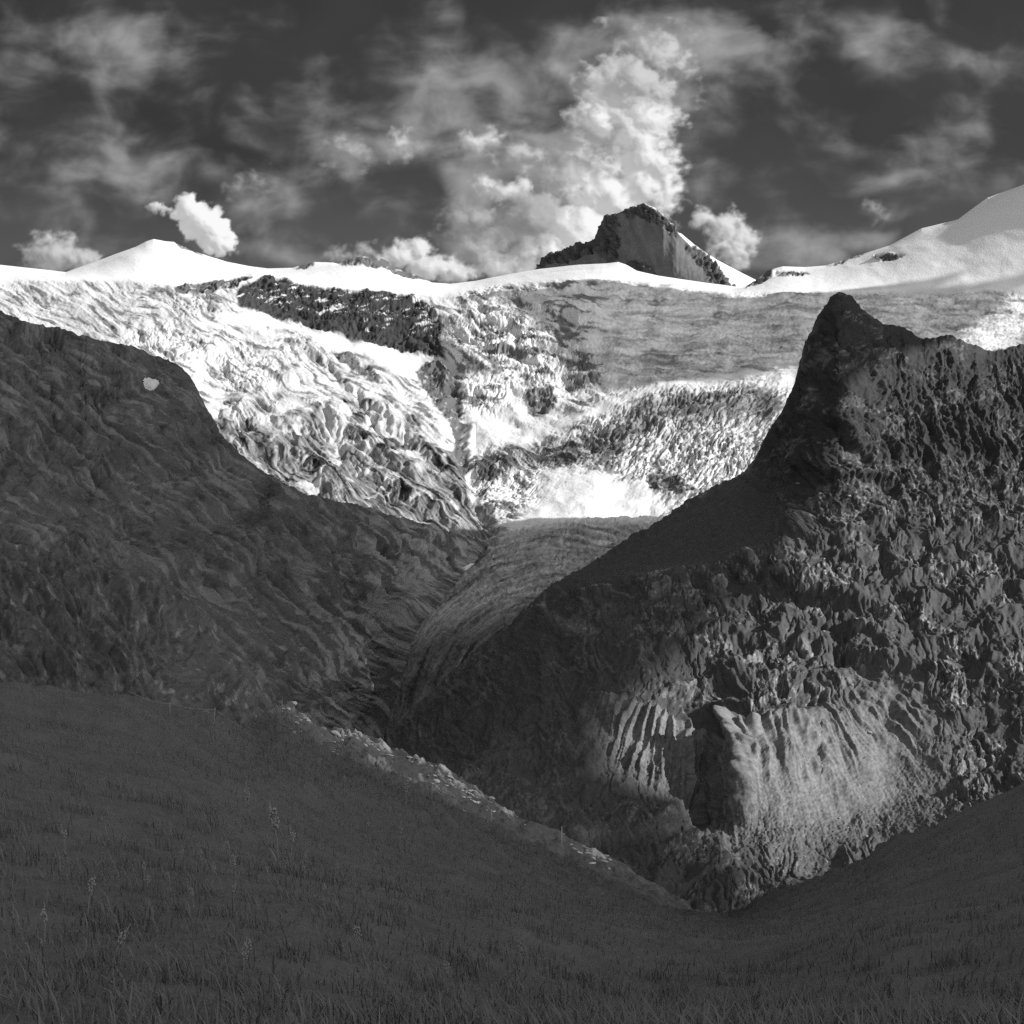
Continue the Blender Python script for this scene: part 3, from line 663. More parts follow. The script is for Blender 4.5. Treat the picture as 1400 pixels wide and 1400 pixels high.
    bench = np.abs(((c * .9 + b * .28 + 26 * fbm(PX / 90, PY / 60, 192, 3)) / 46) % 1 - .5) * 2
    crag = (streak(b, c, 58, 150, 60, 106, 4, .5, fbm) * 17 + (bench ** 2) * 8 - slots(b, c, 60, 70, 24, 406, 3, .12) * 5
            + rm * (streak(b, c, 66, 40, 14, 107, 4, .55, fbm) * 3.5 + streak(b, c, 58, 80, 24, 430, 4, .55, fbm) * 6 + facets(b2, c2, 60, 26, 12, 421) * 2.4 + facets(b2, c2, 52, 10, 5.5, 422) * 1.9 + facets(PX, PY, 40, 4.2, 3.2, 423) * 1.1) + facets(PX, PY, 0, 5, 4, 424) * .5 + fbm(PX / 6, PY / 5, 109, 3) * .4)
    ribs = streak(b, c, 64, 150, 26, 109, 6, .56, fbm) * 11 - slots(b, c, 66, 80, 20, 409, 3, .12) * 4 + facets(b2, c2, 62, 34, 8, 425) * 2.6 + facets(b2, c2, 58, 12, 4.5, 426) * 1.6
    slope = (1 - inm)
    nose = 1 - sstep(820, 960, PX)
    rm = rm * (1 - inm)
    h = slope * (crag * (1 - pinn) * (1 - .55 * nose) + ribs * pinn) * (1 - .85 * talus) + talus * ridged(PX / 14, PY / 8, 111, 3, .6) * 1.5
    gul = gul * (.7 + .9 * fbm(PX / 40, PY / 50, 128, 3))
    h += inm * (gul + facets(PX, PY, 0, 4, 3.4, 427) * (.7 + 1.1 * sstep(.4, 1, tm)))
    def ridge(pts, w, a, t0=0.0, t1=1.0):
        d, t = dline(PX + 9 * fbm(PX / 22, PY / 26, 195, 4), PY, pts)
        return a * np.exp(-(d / (w * (.45 + .9 * np.minimum(t * 1.5, 1)))) ** 2) * (1 - sstep(t1 - .35, t1, t) * (t1 < 1))
    h += ridge([(1140, 410), (1118, 470), (1112, 540), (1118, 610), (1092, 660), (1085, 725)], 16, 16)
    h += ridge([(1003, 992), (1014, 1030), (1015, 1090), (1022, 1150)], 11, 24, 0, .99) + ridge([(1010, 990), (1040, 1040), (1075, 1110)], 34, 9)
    h += ridge([(984, 996), (976, 1060), (962, 1105), (950, 1160)], 22, -24, 0, .99)
    h += ridge([(1008, 992), (990, 1018), (974, 1052)], 6, 12)
    h += ridge([(940, 985), (945, 1040), (943, 1080)], 7, 9)
    h += ridge([(1080, 968), (1120, 1020), (1150, 1075), (1180, 1110)], 9, 8) + ridge([(1050, 980), (1075, 1030), (1085, 1045)], 6, 7)
    h -= inm * 4
    def scarp(pts, w, a, fall):
        bx, by = PX + fbm(PX / 20, PY / 18, 196, 4) * 10, PY + fbm(PX / 20, PY / 18, 197, 4) * 9
        d, t = dline(bx, by, pts)
        sd = np.where(by < np.interp(bx, [p[0] for p in pts], [p[1] for p in pts]), d, -d)
        return a * np.tanh(sd / w) * np.exp(-(d / fall) ** 2) * sstep(0, .1, t) * (1 - sstep(.9, 1, t))
    for pts, w, a, fall in (([(990, 772), (1060, 790), (1130, 812), (1230, 850)], 5, 9, 30), ([(1020, 900), (1080, 880), (1150, 885), (1240, 915)], 5, 9, 26), ([(1075, 735), (1120, 742), (1180, 735), (1230, 700)], 4, 7, 20),
                            ([(1090, 640), (1140, 655), (1200, 650), (1240, 660)], 4, 7, 22), ([(1110, 840), (1160, 856), (1220, 890)], 4, 7, 20), ([(930, 850), (990, 868), (1060, 880)], 5, 7, 24), ([(1130, 560), (1160, 600), (1200, 640)], 4, 7, 20)):
        h += scarp(pts, w, a, fall)
    h += -15 * np.exp(-(dline(PX, PY + 6 * fbm(PX / 20, PY / 20, 198, 3), [(985, 940), (1040, 928), (1095, 948)])[0] / 16) ** 2)
    # hollow behind the moraine crest
    h += -10 * np.exp(-((PY - my + 16) / 12.0) ** 2) * sstep(840, 880, PX) * (1 - sstep(1110, 1150, PX))
    h *= 1 - .85 * np.exp(-((PY - line(PX, R0)) / (8.0 + 16 * sstep(1060, 1110, PX))) ** 2)
    h += fbm(PX / 7, PY / 6, 113, 3) * 1.3 * slope
    P = displace(P, D, h)
    n = normals(P)
    rockn = sstep(-.05, .4, fbm(b / 16, c / 14, 114, 5, .65))
    bould = sstep(.22, .42, pn(PX / 4.2, PY / 3.6, 115) + .4 * fbm(PX / 30, PY / 25, 116, 3))
    cov = 0.085 + .13 * rockn * rm * (1 - .5 * nose) + .22 * bould * rm * (1 - .8 * nose) * (1 - talus)
    cov = cov * (1 - inm) + (0.20 - .06 * sstep(.45, 1., tm) + .07 * facets(PX, PY, 0, 5, 4, 428)  + .07 * fbm(ph * 60, PY / 60, 117, 4, .6)) * inm
    cov = cov * (1 - talus) + (.105 + .02 * fbm(PX / 9, PY / 6, 118, 3)) * talus
    cov = cov * (1 - .4 * pinn)
    # pale path scar on the nose and scree on its top
    d, t = dline(PX + 5 * fbm(PX / 9, PY / 9, 4, 3), PY, [(744, 812), (742, 828), (755, 843), (775, 853), (800, 862)])
    cov = cov + .20 * np.exp(-(d / (3 + 5 * t)) ** 2) * (.4 + .6 * bould)
    d, t = dline(PX, PY + 4 * fbm(PX / 9, PY / 9, 6, 3), [(860, 792), (905, 782), (960, 776), (1010, 765), (1070, 750), (1090, 745)])
    cov = cov + .10 * np.exp(-(d / 5) ** 2) * (.3 + bould)
    far_ = sstep(950, 1000, PY)
    d, t = dline(PX, PY, [(800, 1142), (860, 1135), (905, 1125), (945, 1100), (960, 1140)])
    cov = cov + .05 * np.exp(-(d / 16) ** 2)
    mat = ground_mat('rock_scree_and_turf', 0.05, 0.33, 0.32, 0.8, 1.6)
    grid_mesh('ridge', P, mat, {'cover': np.clip(cov, .04, .55)}, label='dark pinnacle ridge on the right above gullied moraine walls')
    return PX, PY, P

# ------------------------------------------------------------------ our own hillside
FC = [(-260, 905), (-100, 920), (0, 930), (184, 948), (230, 958), (260, 967), (300, 978), (330, 988), (350, 982), (380, 962), (395, 964), (410, 972), (420, 979), (440, 994), (470, 999), (500, 1004),
      (530, 1019), (580, 1036), (610, 1051), (655, 1077), (700, 1110), (735, 1126), (780, 1146), (810, 1161), (830, 1171), (850, 1181), (880, 1200), (920, 1226), (970, 1250), (1010, 1244),
      (1050, 1218), (1100, 1201), (1150, 1183), (1190, 1166), (1216, 1150), (1300, 1112), (1400, 1072), (1500, 1030), (1700, 950)]
FC = jag(FC, 2.0, 22, 621)
def build_fore():
    fd = [(-260, 22), (184, 30), (300, 36), (380, 60), (450, 70), (530, 80), (650, 92), (768, 98), (830, 100), (920, 90), (1010, 75), (1050, 62), (1216, 48), (1400, 38), (1700, 30)]
    rows = [
        ([(x, y + 420) for x, y in FC], [(x, d * 1.9) for x, d in fd]),
        ([(x, y + 60) for x, y in FC], [(x, d * 1.25) for x, d in fd]),
        (FC, fd),
        ([(-260, 1000), (0, 1030), (300, 1070), (400, 1060), (600, 1110), (800, 1190), (920, 1245), (1010, 1262), (1216, 1200), (1400, 1150), (1700, 1060)],
         [(-260, 14), (0, 16), (300, 20), (450, 34), (600, 46), (800, 60), (920, 64), (1010, 52), (1216, 32), (1700, 18)]),
        ([(-260, 1180), (400, 1216), (800, 1260), (1010, 1290), (1400, 1260), (1700, 1200)], [(-260, 8), (400, 10.5), (700, 15), (900, 22), (1010, 20), (1216, 14), (1700, 9)]),
        ([(-260, 1420), (1700, 1430)], [(-260, 4.4), (700, 5.2), (1700, 4.6)]),
        ([(-260, 2200), (1700, 2200)], [(-260, 1.9), (700, 1.9), (1700, 1.9)]),
    ]
    PX, PY, D = sheet(rows, -260, 1700, 2.0, 1.6, 20, 10)
    P = world(PX, PY, D)
    g = P[..., :2]
    h = fbm(g[..., 0] / 3.0, g[..., 1] / 3.0, 121, 4) * .16 + fbm(g[..., 0] / .6, g[..., 1] / .6, 122, 3) * .05
    near = np.clip(D / 20, .3, 3)
    P[..., 2] += h * near
    d, t = dline(PX + 6 * fbm(PX / 12, PY / 12, 6, 3), PY + 3 * fbm(PX / 9, PY / 6, 123, 3), [(384, 962), (412, 973), (422, 980)])
    d2, t2 = dline(PX, PY + 4 * fbm(PX / 14, PY / 6, 124, 3), [(446, 997), (500, 1008), (560, 1032), (610, 1056), (640, 1078), (680, 1098), (705, 1113)])
    d3, t3 = dline(PX, PY + 3 * fbm(PX / 8, PY / 5, 125, 3), [(780, 1147), (812, 1162), (832, 1172)])
    d4, t4 = dline(PX, PY + 3 * fbm(PX / 8, PY / 5, 126, 3), [(505, 1040), (560, 1060), (620, 1090)])
    rockc = np.exp(-(d / 5) ** 2) + np.exp(-(d2 / 6) ** 2) + np.exp(-(d3 / 6) ** 2) + .6 * np.exp(-(d4 / 7) ** 2)
    rockc = np.clip(rockc, 0, 1) * sstep(-.05, .3, streak(PX, PY, 30, 26, 3.2, 127, 4, .62, fbm)) * sstep(-.4, .1, fbm(PX / 26, PY / 20, 137, 3))
    rockc *= (PY > line(PX, FC) - 8)
    P[..., 2] += rockc * .22 + np.exp(-((D - 85) / 40) ** 2) * (.30 * fbm(PX / 34, PY / 12, 128, 4) - .1)
    cov = .168 + .035 * fbm(g[..., 0] / 1.5, g[..., 1] / 1.5, 129, 4) - .10 * np.exp(-((D - 78) / 26) ** 2) * (1 - rockc) + .26 * rockc  # turf darkened in colour where the sunlit strip would brighten it; rock paler
    mat = ground_mat('dry_alpine_turf', 1.2, 9.0, 0.25, 0.6, .05)
    grid_mesh('foreground_slope', P, mat, {'cover': np.clip(cov, .05, .75)}, label='dark grassy slope under the camera with a pale rocky crest')
    return PX, PY, P

def to_cloud(p, z):
    p = np.asarray(p, float); k = (z - p[..., 2]) / SUN[2]
    return p + SUN * k[..., None]

def shade_cloud_deck(name, poly, z, thick, step, label, warp, seed, thin=.05, rag=0.0):
    """an added, unseen cloud bank: puffy closed body with a plan cut to cast a chosen shadow"""
    poly = np.array(poly)
    x0, y0 = poly.min(0) - 3 * step; x1, y1 = poly.max(0) + 3 * step
    X, Y = np.meshgrid(np.arange(x0, x1, step), np.arange(y0, y1, step))
    wx = fbm(X / warp / 6, Y / warp / 6, seed, 4) * warp; wy = fbm(X / warp / 6, Y / warp / 6, seed + 3, 4) * warp
    wx = wx + rag * fbm(X / 300, Y / 300, seed + 7, 4, .6); wy = wy + rag * fbm(X / 300, Y / 300, seed + 8, 4, .6)
    m = pip(X + wx, Y + wy, poly.tolist())
    inner = np.clip(blur(m, int(2 * warp / step), int(2 * warp / step), 2) - .35, 0, 1) / .65
    puff = 1 + .5 * fbm(X / 260, Y / 260, seed + 5, 4)
    top = z + 4 + thick * inner * puff; bot = z - 4 - .2 * thick * inner
    mask = m > .5
    m2 = np.zeros_like(mask); m2[:-1, :-1] = mask[:-1, :-1]
    mat = bpy.data.materials.new('shade_cloud_vapour'); mat.use_nodes = True
    N = NT(mat.node_tree); o = N.n('ShaderNodeOutputMaterial'); d = N.n('ShaderNodeBsdfDiffuse'); d.inputs[0].default_value = (.7, .7, .7, 1)
    tr = N.n('ShaderNodeBsdfTransparent'); mx = N.n('ShaderNodeMixShader'); mx.inputs[0].default_value = thin ** .5   # two skins to pass
    N.t.links.new(d.outputs[0], mx.inputs[1]); N.t.links.new(tr.outputs[0], mx.inputs[2]); N.t.links.new(mx.outputs[0], o.inputs[0])
    import bmesh
    bm = bmesh.new()
    nv, nu = X.shape
    vt = {}
    def vert(i, j, s):
        k = (i, j, s)
        if k not in vt: vt[k] = bm.verts.new((X[i, j], Y[i, j], top[i, j] if s else bot[i, j]))
        return vt[k]
    for i in range(nv - 1):
        for j in range(nu - 1):
            if m2[i, j]:
                bm.faces.new([vert(i, j, 1), vert(i, j + 1, 1), vert(i + 1, j + 1, 1), vert(i + 1, j, 1)])
                bm.faces.new([vert(i + 1, j, 0), vert(i + 1, j + 1, 0), vert(i, j + 1, 0), vert(i, j, 0)])
                for (a, b_, di, dj) in (((i, j), (i, j + 1), -1, 0), ((i + 1, j + 1), (i + 1, j), 1, 0), ((i + 1, j), (i, j), 0, -1), ((i, j + 1), (i + 1, j + 1), 0, 1)):
                    ii, jj = i + di, j + dj
                    if not (0 <= ii < nv and 0 <= jj < nu and m2[ii, jj]):
                        bm.faces.new([vert(*a, 0), vert(*b_, 0), vert(*b_, 1), vert(*a, 1)])
    me = bpy.data.meshes.new(name); bm.to_mesh(me); bm.free(); me.materials.append(mat)
    for p in me.polygons: p.use_smooth = True
    o = bpy.data.objects.new(name, me); col.objects.link(o)
    o['kind'] = 'structure'; o['label'] = label
    return o

HP = build_head()
build_peak()
TP = build_tongue()
LP = build_left()
build_near_left()
RP = build_right()
FP = build_fore()

shade_cloud_deck('cloud', [(1250, -560), (2500, -590), (2600, -626), (2680, -640), (2780, -640), (2880, -610), (3150, -560), (3150, 15), (3065, 30), (3012, 85), (3008, 250), (2996, 480), (2935, 640), (2835, 725), (2738, 790), (2690, 840), (2690, 1000), (2740, 1150), (2900, 1350), (3080, 1500), (3080, 2500), (2943, 2556), (2711, 2546), (2605, 2439),
                     (2545, 2317), (2484, 2105), (2391, 1978), (2302, 1822), (2188, 1660), (2050, 1640), (1780, 1550), (1500, 1050), (1300, 400)],
           1500, 160, 22, 'low cloud bank added out of view to shade the valley', 26, 7)  # out-of-view decks added to drop shadows on chosen ground
shade_cloud_deck('cloud', [(2250, -1000), (3050, -1000), (3050, -600), (2880, -630), (2790, -656), (2700, -660), (2640, -656), (2580, -640), (2250, -630)], 1500, 90, 8, 'small low cloud added out of view to shade the near slope', 14, 27, .02)
shade_cloud_deck('cloud', [(4600, 4640), (5031, 4640), (5443, 4630), (5728, 4625), (6166, 4650), (6957, 4615), (7700, 4600), (7700, 2950), (7123, 3080), (6820, 2880), (6490, 3115), (6113, 3486),
                     (5769, 3863), (5389, 4228), (4950, 4480)], 4200, 300, 40, 'high cloud bank added out of view to shade the upper glacier', 110, 17, .17, 190.0)

def at(G, px, py):                                    # nearest point of a built surface
    PX, PY, P = G
    j = int(np.argmin(np.abs(PX[0] - px)))
    k = int(np.argmin(PY[:, j]))                       # nothing behind the brow
    i = k + int(np.argmin(np.abs(PY[k:, j] - py)))
    return P[i, j]

# ------------------------------------------------------------------ things
def plain_mat(name, alb, rough=.9):
    m = bpy.data.materials.new(name); m.use_nodes = True
    N = NT(m.node_tree); out = N.n('ShaderNodeOutputMaterial'); b = N.n('ShaderNodeBsdfPrincipled')
    N.t.links.new(b.outputs[0], out.inputs[0])
    tc = N.n('ShaderNodeTexCoord'); f = N.noise(tc.outputs['Object'], 3.0, 5, .6)
    a = N.m('MULTIPLY_ADD', f, alb * .9, alb * .55)
    cc = N.n('ShaderNodeCombineColor')
    for i in range(3): N.t.links.new(a, cc.inputs[i])
    N.t.links.new(cc.outputs[0], b.inputs['Base Color']); b.inputs['Roughness'].default_value = rough
    b.inputs['Specular IOR Level'].default_value = .2
    return m

def link(name, me, parent=None):
    o = bpy.data.objects.new(name, me); col.objects.link(o)
    if parent: o.parent = parent
    return o
def tag(o, label, cat, group=None):
    o['label'] = label; o['category'] = cat
    if group: o['group'] = group

def raw_mesh(name, V, F, mat, smooth=True):
    me = bpy.data.meshes.new(name); me.from_pydata([tuple(map(float, v)) for v in V], [], F); me.materials.append(mat)
    for p in me.polygons: p.use_smooth = smooth
    return me

def tube(pts, rad, n=6):
    V, F = [], []
    pts = [Vector(p) for p in pts]
    for i, p in enumerate(pts):
        t = (pts[min(i + 1, len(pts) - 1)] - pts[max(i - 1, 0)]).normalized()
        a = t.orthogonal().normalized(); b = t.cross(a)
        r = rad[i] if hasattr(rad, '__len__') else rad
        for k in range(n):
            an = 2 * math.pi * k / n; V.append(p + a * math.cos(an) * r + b * math.sin(an) * r)
    for i in range(len(pts) - 1):
        for k in range(n):
            F.append((i * n + k, i * n + (k + 1) % n, (i + 1) * n + (k + 1) % n, (i + 1) * n + k))
    F.append(tuple(range(n - 1, -1, -1))); F.append(tuple((len(pts) - 1) * n + k for k in range(n)))
    return V, F

# snow patches lying on the left slope
snow_m = ground_mat('old_snow', .1, .5, .1, .3, .4)
def snow_patch(poly, label):
    PX, PY, P = LP
    w = 2.2
    m = pip(PX + w * fbm(PX / 6, PY / 6, 3, 3), PY + w * fbm(PX / 6, PY / 6, 4, 3), poly)
    rows_ = np.where(m.any(1))[0]; cols = np.where(m.any(0))[0]
    i0, i1, j0, j1 = rows_[0] - 2, rows_[-1] + 3, cols[0] - 2, cols[-1] + 3
    sub = P[i0:i1, j0:j1]; mm = m[i0:i1, j0:j1]
    lift = blur(mm, 1, 1, 2) * 4.0 - 1.0
    Q = sub + normals(blur3(sub)) * lift[..., None]
    mk = blur(mm, 1, 1, 1) > .25
    lab = np.zeros(mk.shape, bool); c = np.argwhere(mk); c = c[np.argmin(np.abs(c - c.mean(0)).sum(1))]; lab[tuple(c)] = True
    qk = mk[:-1, :-1]; lab = np.zeros_like(qk); lab[min(c[0], qk.shape[0] - 1), min(c[1], qk.shape[1] - 1)] = True
    for _ in range(80):
        g = lab.copy(); g[1:] |= lab[:-1]; g[:-1] |= lab[1:]; g[:, 1:] |= lab[:, :-1]; g[:, :-1] |= lab[:, 1:]; lab = g & qk
    mk = np.zeros_like(mk); mk[:-1, :-1] = lab
    o = grid_mesh('snow_patch', Q, snow_m, {'cover': np.full(mm.shape, .86)}, kind=None, mask=mk)
    tag(o, label, 'snow patch')
def blur3(P): return np.stack([blur(P[..., k], 2, 2, 2) for k in range(3)], -1)
snow_patch([(192, 517), (204, 519), (213, 530), (209, 534), (197, 531)], 'small bright snow patch alone on the dark upper left slope')
snow_patch([(632, 776), (645, 770), (655, 768), (652, 775), (640, 780)], 'tiny snow remnant where the dark rock wall meets the glacier tongue')

# fence along the brow of our hillside
wood = plain_mat('weathered_wood', .42); wire_m = plain_mat('fence_wire', .45, .5)
def fence_post(px, ytop, ybase, label, cross=None, lean=.0):
    b = at(FP, px, ybase); D = b[1]
    hgt = (ybase - ytop) * D / FPX + .05
    e = link('fence_post', None); e.location = b
    r = max(.018, .75 * D / FPX * .72)
    V, F = tube([(0, 0, -.35), (lean * .3, 0, hgt * .4), (lean, 0, hgt)], [r * 1.1, r, r * .85], 7)
    link('post', raw_mesh('post', V, F, wood), e)
    if cross:
        L = cross * D / FPX
        V, F = tube([(-L, 0, hgt * .62), (L, 0, hgt * .62 - L * .2)], r * .7, 6)
        link('crossbar', raw_mesh('crossbar', V, F, wood), e)
    tag(e, label, 'fence post', 'thin posts along the brow of the near slope')
    return Vector(b) + Vector((lean, 0, hgt * .9))
p1 = fence_post(233, 956, 966, 'short thin fence post leftmost on the dark brow of the near slope')
p2 = fence_post(292, 974, 991, 'thin leaning pole on the left brow holding the wire', lean=.05)
fence_post(591, 1068, 1092, 'thin straight stake below the pale rocky crest', lean=.05)
fence_post(672, 1101, 1121, 'thin stake at the lower end of the pale rocky crest')
fence_post(768, 1131, 1157, 'slender pole with a short crossbar standing on the descending crest', cross=4)
a0 = Vector(at(FP, 176, 946)) + Vector((0, 0, .1)); a3 = Vector(at(FP, 345, 1002)) + Vector((0, 0, .1))
pts = []
for u, v in ((a0, p1), (p1, p2), (p2, a3)):
    for k in range(9):
        t = k / 8; q = u.lerp(v, t); q.z -= .25 * t * (1 - t); pts.append(q)
V, F = tube([q for i, q in enumerate(pts) if i == 0 or (q - pts[i - 1]).length > .01], .006, 5)
tag(link('fence_wire', raw_mesh('fence_wire', V, F, wire_m)), 'sagging fence wire strung along the dark left brow', 'wire')

# turf of the near slope: blades nobody could count
rng = np.random.default_rng(5)
def ground_z(x, y):                                   # height of the near slope below a point
    PX, PY, P = FP
    px = CX + FPX * x / y
    j = np.clip(np.round((px - PX[0, 0]) / (PX[0, 1] - PX[0, 0])).astype(int), 0, PX.shape[1] - 1)
    z = np.empty_like(x)
    Yt = P[..., 1]
    for jj in np.unique(j):
        k = j == jj
        z[k] = np.interp(y[k], Yt[::-1, jj], P[::-1, jj, 2])
    return z
nb = 60000
dist = 3.2 + 62 * rng.random(nb) ** 2.1
ang = (rng.random(nb) * 1560 - 80 - 700) / FPX
bx, by = ang * dist, dist
dens = fbm(bx / 1.1, by / 1.1, 151, 3)
nt = 420                                             # thicker tussocks close by
td = 4.2 + 13 * rng.random(nt) ** 1.6; ta = (rng.random(nt) * 1500 - 50 - 700) / FPX
kk = rng.integers(18, 46, nt); rep_ = np.repeat(np.arange(nt), kk)
tx = td[rep_] * ta[rep_] + rng.normal(0, .10, len(rep_)); ty = td[rep_] + rng.normal(0, .10, len(rep_))
bx, by = np.concatenate([bx, tx]), np.concatenate([by, ty]); dist = by.copy(); nb = len(bx)
dens = fbm(bx / 1.1, by / 1.1, 151, 3); dens[-len(rep_):] = .55
keep = dens > -.28 + .2 * rng.random(nb) - .1
bx, by, dist, dens = bx[keep], by[keep], dist[keep], dens[keep]
bz = ground_z(bx, by)
nb = len(bx)
hh = (.05 + .13 * rng.random(nb) ** 2.2) * (1 + .9 * np.clip(dens, -.4, .6)) * np.clip(.75 + dist / 45, .75, 1.6)
wd = np.maximum(.0035 + .003 * rng.random(nb), dist * .00028)
th = rng.random(nb) * 2 * np.pi; le = hh * (.2 + .7 * rng.random(nb))
ca, sa = np.cos(th), np.sin(th)
lx, ly = le * np.cos(th + 1.3 + rng.random(nb)), le * np.sin(th + 1.3 + rng.random(nb))
base = np.stack([bx, by, bz - .02], 1); side = np.stack([ca * wd, sa * wd, 0 * wd], 1)
midp = base + np.stack([lx * .3, ly * .3, hh * .6], 1); tip = base + np.stack([lx, ly, hh], 1)
V = np.stack([base - side, base + side, midp + side * .8, midp - side * .8, tip], 1).reshape(-1, 3)
me = bpy.data.meshes.new('grass')
me.vertices.add(len(V)); me.vertices.foreach_set('co', V.astype(np.float32).ravel())
b0 = np.arange(nb) * 5
lp = np.stack([b0, b0 + 1, b0 + 2, b0 + 3, b0 + 3, b0 + 2, b0 + 4], 1).ravel().astype(np.int32)
me.loops.add(len(lp)); me.loops.foreach_set('vertex_index', lp)
ls = np.stack([np.arange(nb) * 7, np.arange(nb) * 7 + 4], 1).ravel().astype(np.int32)
me.polygons.add(len(ls)); me.polygons.foreach_set('loop_start', ls); me.update(calc_edges=True)
me.materials.append(plain_mat('dry_grass', .225))
go = link('grass', me); go['kind'] = 'stuff'; go['label'] = 'short dark alpine grass covering the near slope'

# tall seeding grasses
stem_m, seed_m = plain_mat('grass_stem', .36), plain_mat('grass_seed', .44)
def make_stalk(seed):
    r = random.Random(seed)
    e = bpy.data.objects.new('grass_stalk', None); col.objects.link(e)
    L = r.uniform(-.22, .22); M = r.uniform(-.1, .1)
    P_ = [(L * t * t, M * t * t, t) for t in (0, .25, .5, .75, 1)]
    V, F = tube(P_, [.014, .013, .011, .009, .006], 5)
    link('stem', raw_mesh('stem', V, F, stem_m), e)
    V, F = [], []
    for k in range(r.randint(22, 40)):                               # a loose panicle of small spikelets
        t = .60 + .42 * k / 45; w = r.uniform(.3, 1.3) * .06 * math.sin(math.pi * min(1, (k + 3) / 49)) + .006
        an = r.uniform(0, 6.28); c = Vector((L * t * t + w * math.cos(an), M * t * t + w * math.sin(an), t + r.uniform(-.01, .02)))
        u = Vector((math.cos(an) * .35, math.sin(an) * .35, 1)).normalized(); a = u.orthogonal().normalized() * .019; b = u.cross(a)
        i = len(V)
        V += [c - u * .036, c + a, c + b, c - a, c - b, c + u * .042]
        F += [(i, i + 2, i + 1), (i, i + 3, i + 2), (i, i + 4, i + 3), (i, i + 1, i + 4), (i + 5, i + 1, i + 2), (i + 5, i + 2, i + 3), (i + 5, i + 3, i + 4), (i + 5, i + 4, i + 1)]
    link('seed_head', raw_mesh('seed_head', V, F, seed_m), e)
    V, F = [], []
    for sgn in (-1, 1):
        i = len(V)
        for k in range(5):
            t = k / 4; x = sgn * .22 * t + L * .1; z = .12 + .38 * t - .22 * t * t
            V += [(x, .012 * (1 - t), z), (x, -.012 * (1 - t), z)]
        F += [(i + 2 * k, i + 2 * k + 2, i + 2 * k + 3, i + 2 * k + 1) for k in range(4)]
    link('leaf', raw_mesh('leaf', V, F, stem_m), e)
    return e
protos = [make_stalk(k) for k in range(4)]; used = [False] * 4
SPOTS = [(380, 1091, 1190), (273, 1142, 1186), (254, 1145, 1186), (316, 1142, 1186), (326, 1162, 1206), (345, 1061, 1122), (290, 1176, 1214), (199, 1172, 1206), (203, 1194, 1226), (366, 1177, 1212),
         (320, 1199, 1240), (457, 1179, 1216), (418, 1160, 1196), (438, 1204, 1240), (546, 1127, 1170), (554, 1061, 1112), (826, 1194, 1226), (675, 1186, 1216), (394, 1128, 1190), (234, 1186, 1222), (266, 1208, 1246),
         (470, 1050, 1080), (430, 1030, 1066), (500, 1120, 1150), (120, 1190, 1250), (60, 1230, 1300), (150, 1260, 1330), (330, 1270, 1350), (500, 1250, 1320), (610, 1290, 1360), (90, 1120, 1170), (720, 1280, 1340)]
def where(px, py):
    v = 'near the bottom left corner' if px < 160 else 'amid the left grass' if px < 345 else 'left of centre on the dark slope' if px < 480 else 'on the dark slope below the pale crest'
    return v
GR = 'tall seeding grass stalks on the near slope'
for i, (px, yt, yb) in enumerate(SPOTS):
    k = i % 4
    if not used[k]: e = protos[k]; used[k] = True
    else:
        e = protos[k].copy(); col.objects.link(e)
        for ch in list(protos[k].children):
            c = ch.copy(); col.objects.link(c); c.parent = e
    b = at(FP, px, yb); D = b[1]; sc = (yb - yt) * D / FPX
    e.location = (b[0], b[1], b[2] - .02); e.scale = (sc, sc, sc); e.rotation_euler = (random.uniform(-.22, .22), random.uniform(-.22, .22), random.uniform(0, 6.28))
    tag(e, 'pale seeding grass stalk ' + where(px, yb), 'grass stalk', GR)

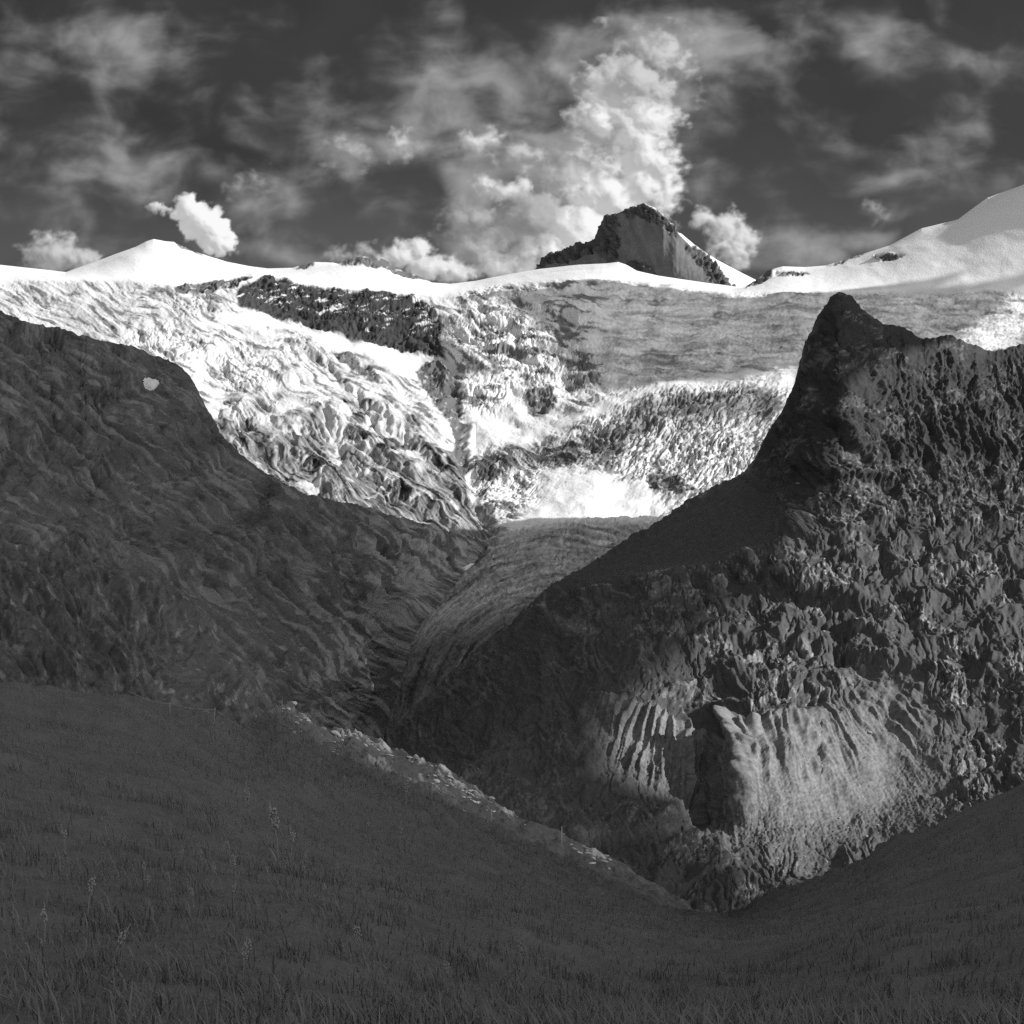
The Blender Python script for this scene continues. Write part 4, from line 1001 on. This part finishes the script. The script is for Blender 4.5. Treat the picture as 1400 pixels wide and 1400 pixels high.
# boulders strewn over the opposite slope
bo_m = plain_mat('pale_boulder', .34)
def boulder_mesh(seed):
    import bmesh
    bm = bmesh.new(); bmesh.ops.create_icosphere(bm, subdivisions=2, radius=1)
    r = random.Random(seed); ax = [Vector((r.gauss(0, 1), r.gauss(0, 1), r.gauss(0, 1))).normalized() for _ in range(9)]; dd = [r.uniform(.55, .85) for _ in ax]
    for v in bm.verts:
        for a, d in zip(ax, dd):
            q = v.co.dot(a)
            if q > d: v.co -= a * (q - d) * .9
        v.co.z *= .75
    me = bpy.data.meshes.new('boulder'); bm.to_mesh(me); bm.free(); me.materials.append(bo_m); return me
bms = [boulder_mesh(k) for k in range(5)]
BS = [(1000, 760), (985, 768), (1062, 750), (1092, 742), (1126, 760), (1140, 785), (1128, 790), (1122, 803), (1147, 778), (1090, 805), (1197, 770), (905, 792), (899, 786), (912, 784), (960, 800),
      (1196, 836), (1150, 850), (1080, 850), (1060, 880), (1125, 870), (1180, 880), (1205, 910), (1010, 860), (1030, 905), (1095, 925), (1165, 935), (1148, 1118), (1160, 1130), (1185, 1140), (1200, 1125),
      (1060, 1160), (1100, 1165), (1130, 1170), (1020, 1190), (1075, 1140), (996, 1092), (1010, 1120), (1150, 1012), (1190, 1000), (1130, 700), (1160, 680), (1100, 665), (1175, 720), (880, 1040), (900, 1100), (1300, 900), (1340, 980), (1260, 850)]
for i, (px, py) in enumerate(BS):
    b = at(RP, px, py); o = link('boulder', bms[i % 5])
    o.location = b; r = random.uniform(1.3, 3.2) * b[1] / FPX; o.scale = (r * random.uniform(.9, 1.5), r, r); o.rotation_euler = (random.uniform(-.4, .4), random.uniform(-.4, .4), random.uniform(0, 6))
    tag(o, 'pale boulder lying on the rough slope below the pinnacle' if py < 960 else 'pale boulder lying among the debris of the moraine', 'boulder', 'boulders strewn over the right slope' if py < 960 else 'boulders around the moraine')

# pale rocks of the broken rib along the brow
ro_m = plain_mat('pale_rock', .38)
rms = [raw_copy for raw_copy in (boulder_mesh(20 + k) for k in range(6))]
for m_ in rms: m_.name = 'rock'; m_.materials.clear(); m_.materials.append(ro_m)
RL = [(384, 964), (412, 975), (446, 1000), (500, 1010), (560, 1036), (610, 1060), (640, 1081), (680, 1102), (705, 1117), (740, 1134), (785, 1152), (812, 1165), (832, 1176)]
for i in range(150):
    px = random.choice([random.uniform(384, 420), random.uniform(446, 520), random.uniform(500, 650), random.uniform(560, 720), random.uniform(560, 720), random.uniform(775, 835)])
    py = float(line(px, RL)) + random.gauss(4, 5) + (random.uniform(8, 26) if random.random() < .25 and px < 640 else 0)
    b = at(FP, px, py); o = link('rock', rms[i % 6]); D = b[1]
    r = D / FPX * random.choice([1.2, 1.6, 2.0, 2.4, 3.4, 4.6]) * random.uniform(.7, 1.1)
    o.location = (b[0], b[1], b[2] + r * .1); o.scale = (r * random.uniform(1.1, 2.2), r, r * random.uniform(.5, .8)); o.rotation_euler = (random.uniform(-.3, .3), random.uniform(0, .5), random.uniform(-.7, .7))
    tag(o, 'pale rock in the broken rib along the brow of the near slope', 'rock', 'pale rocks along the brow')
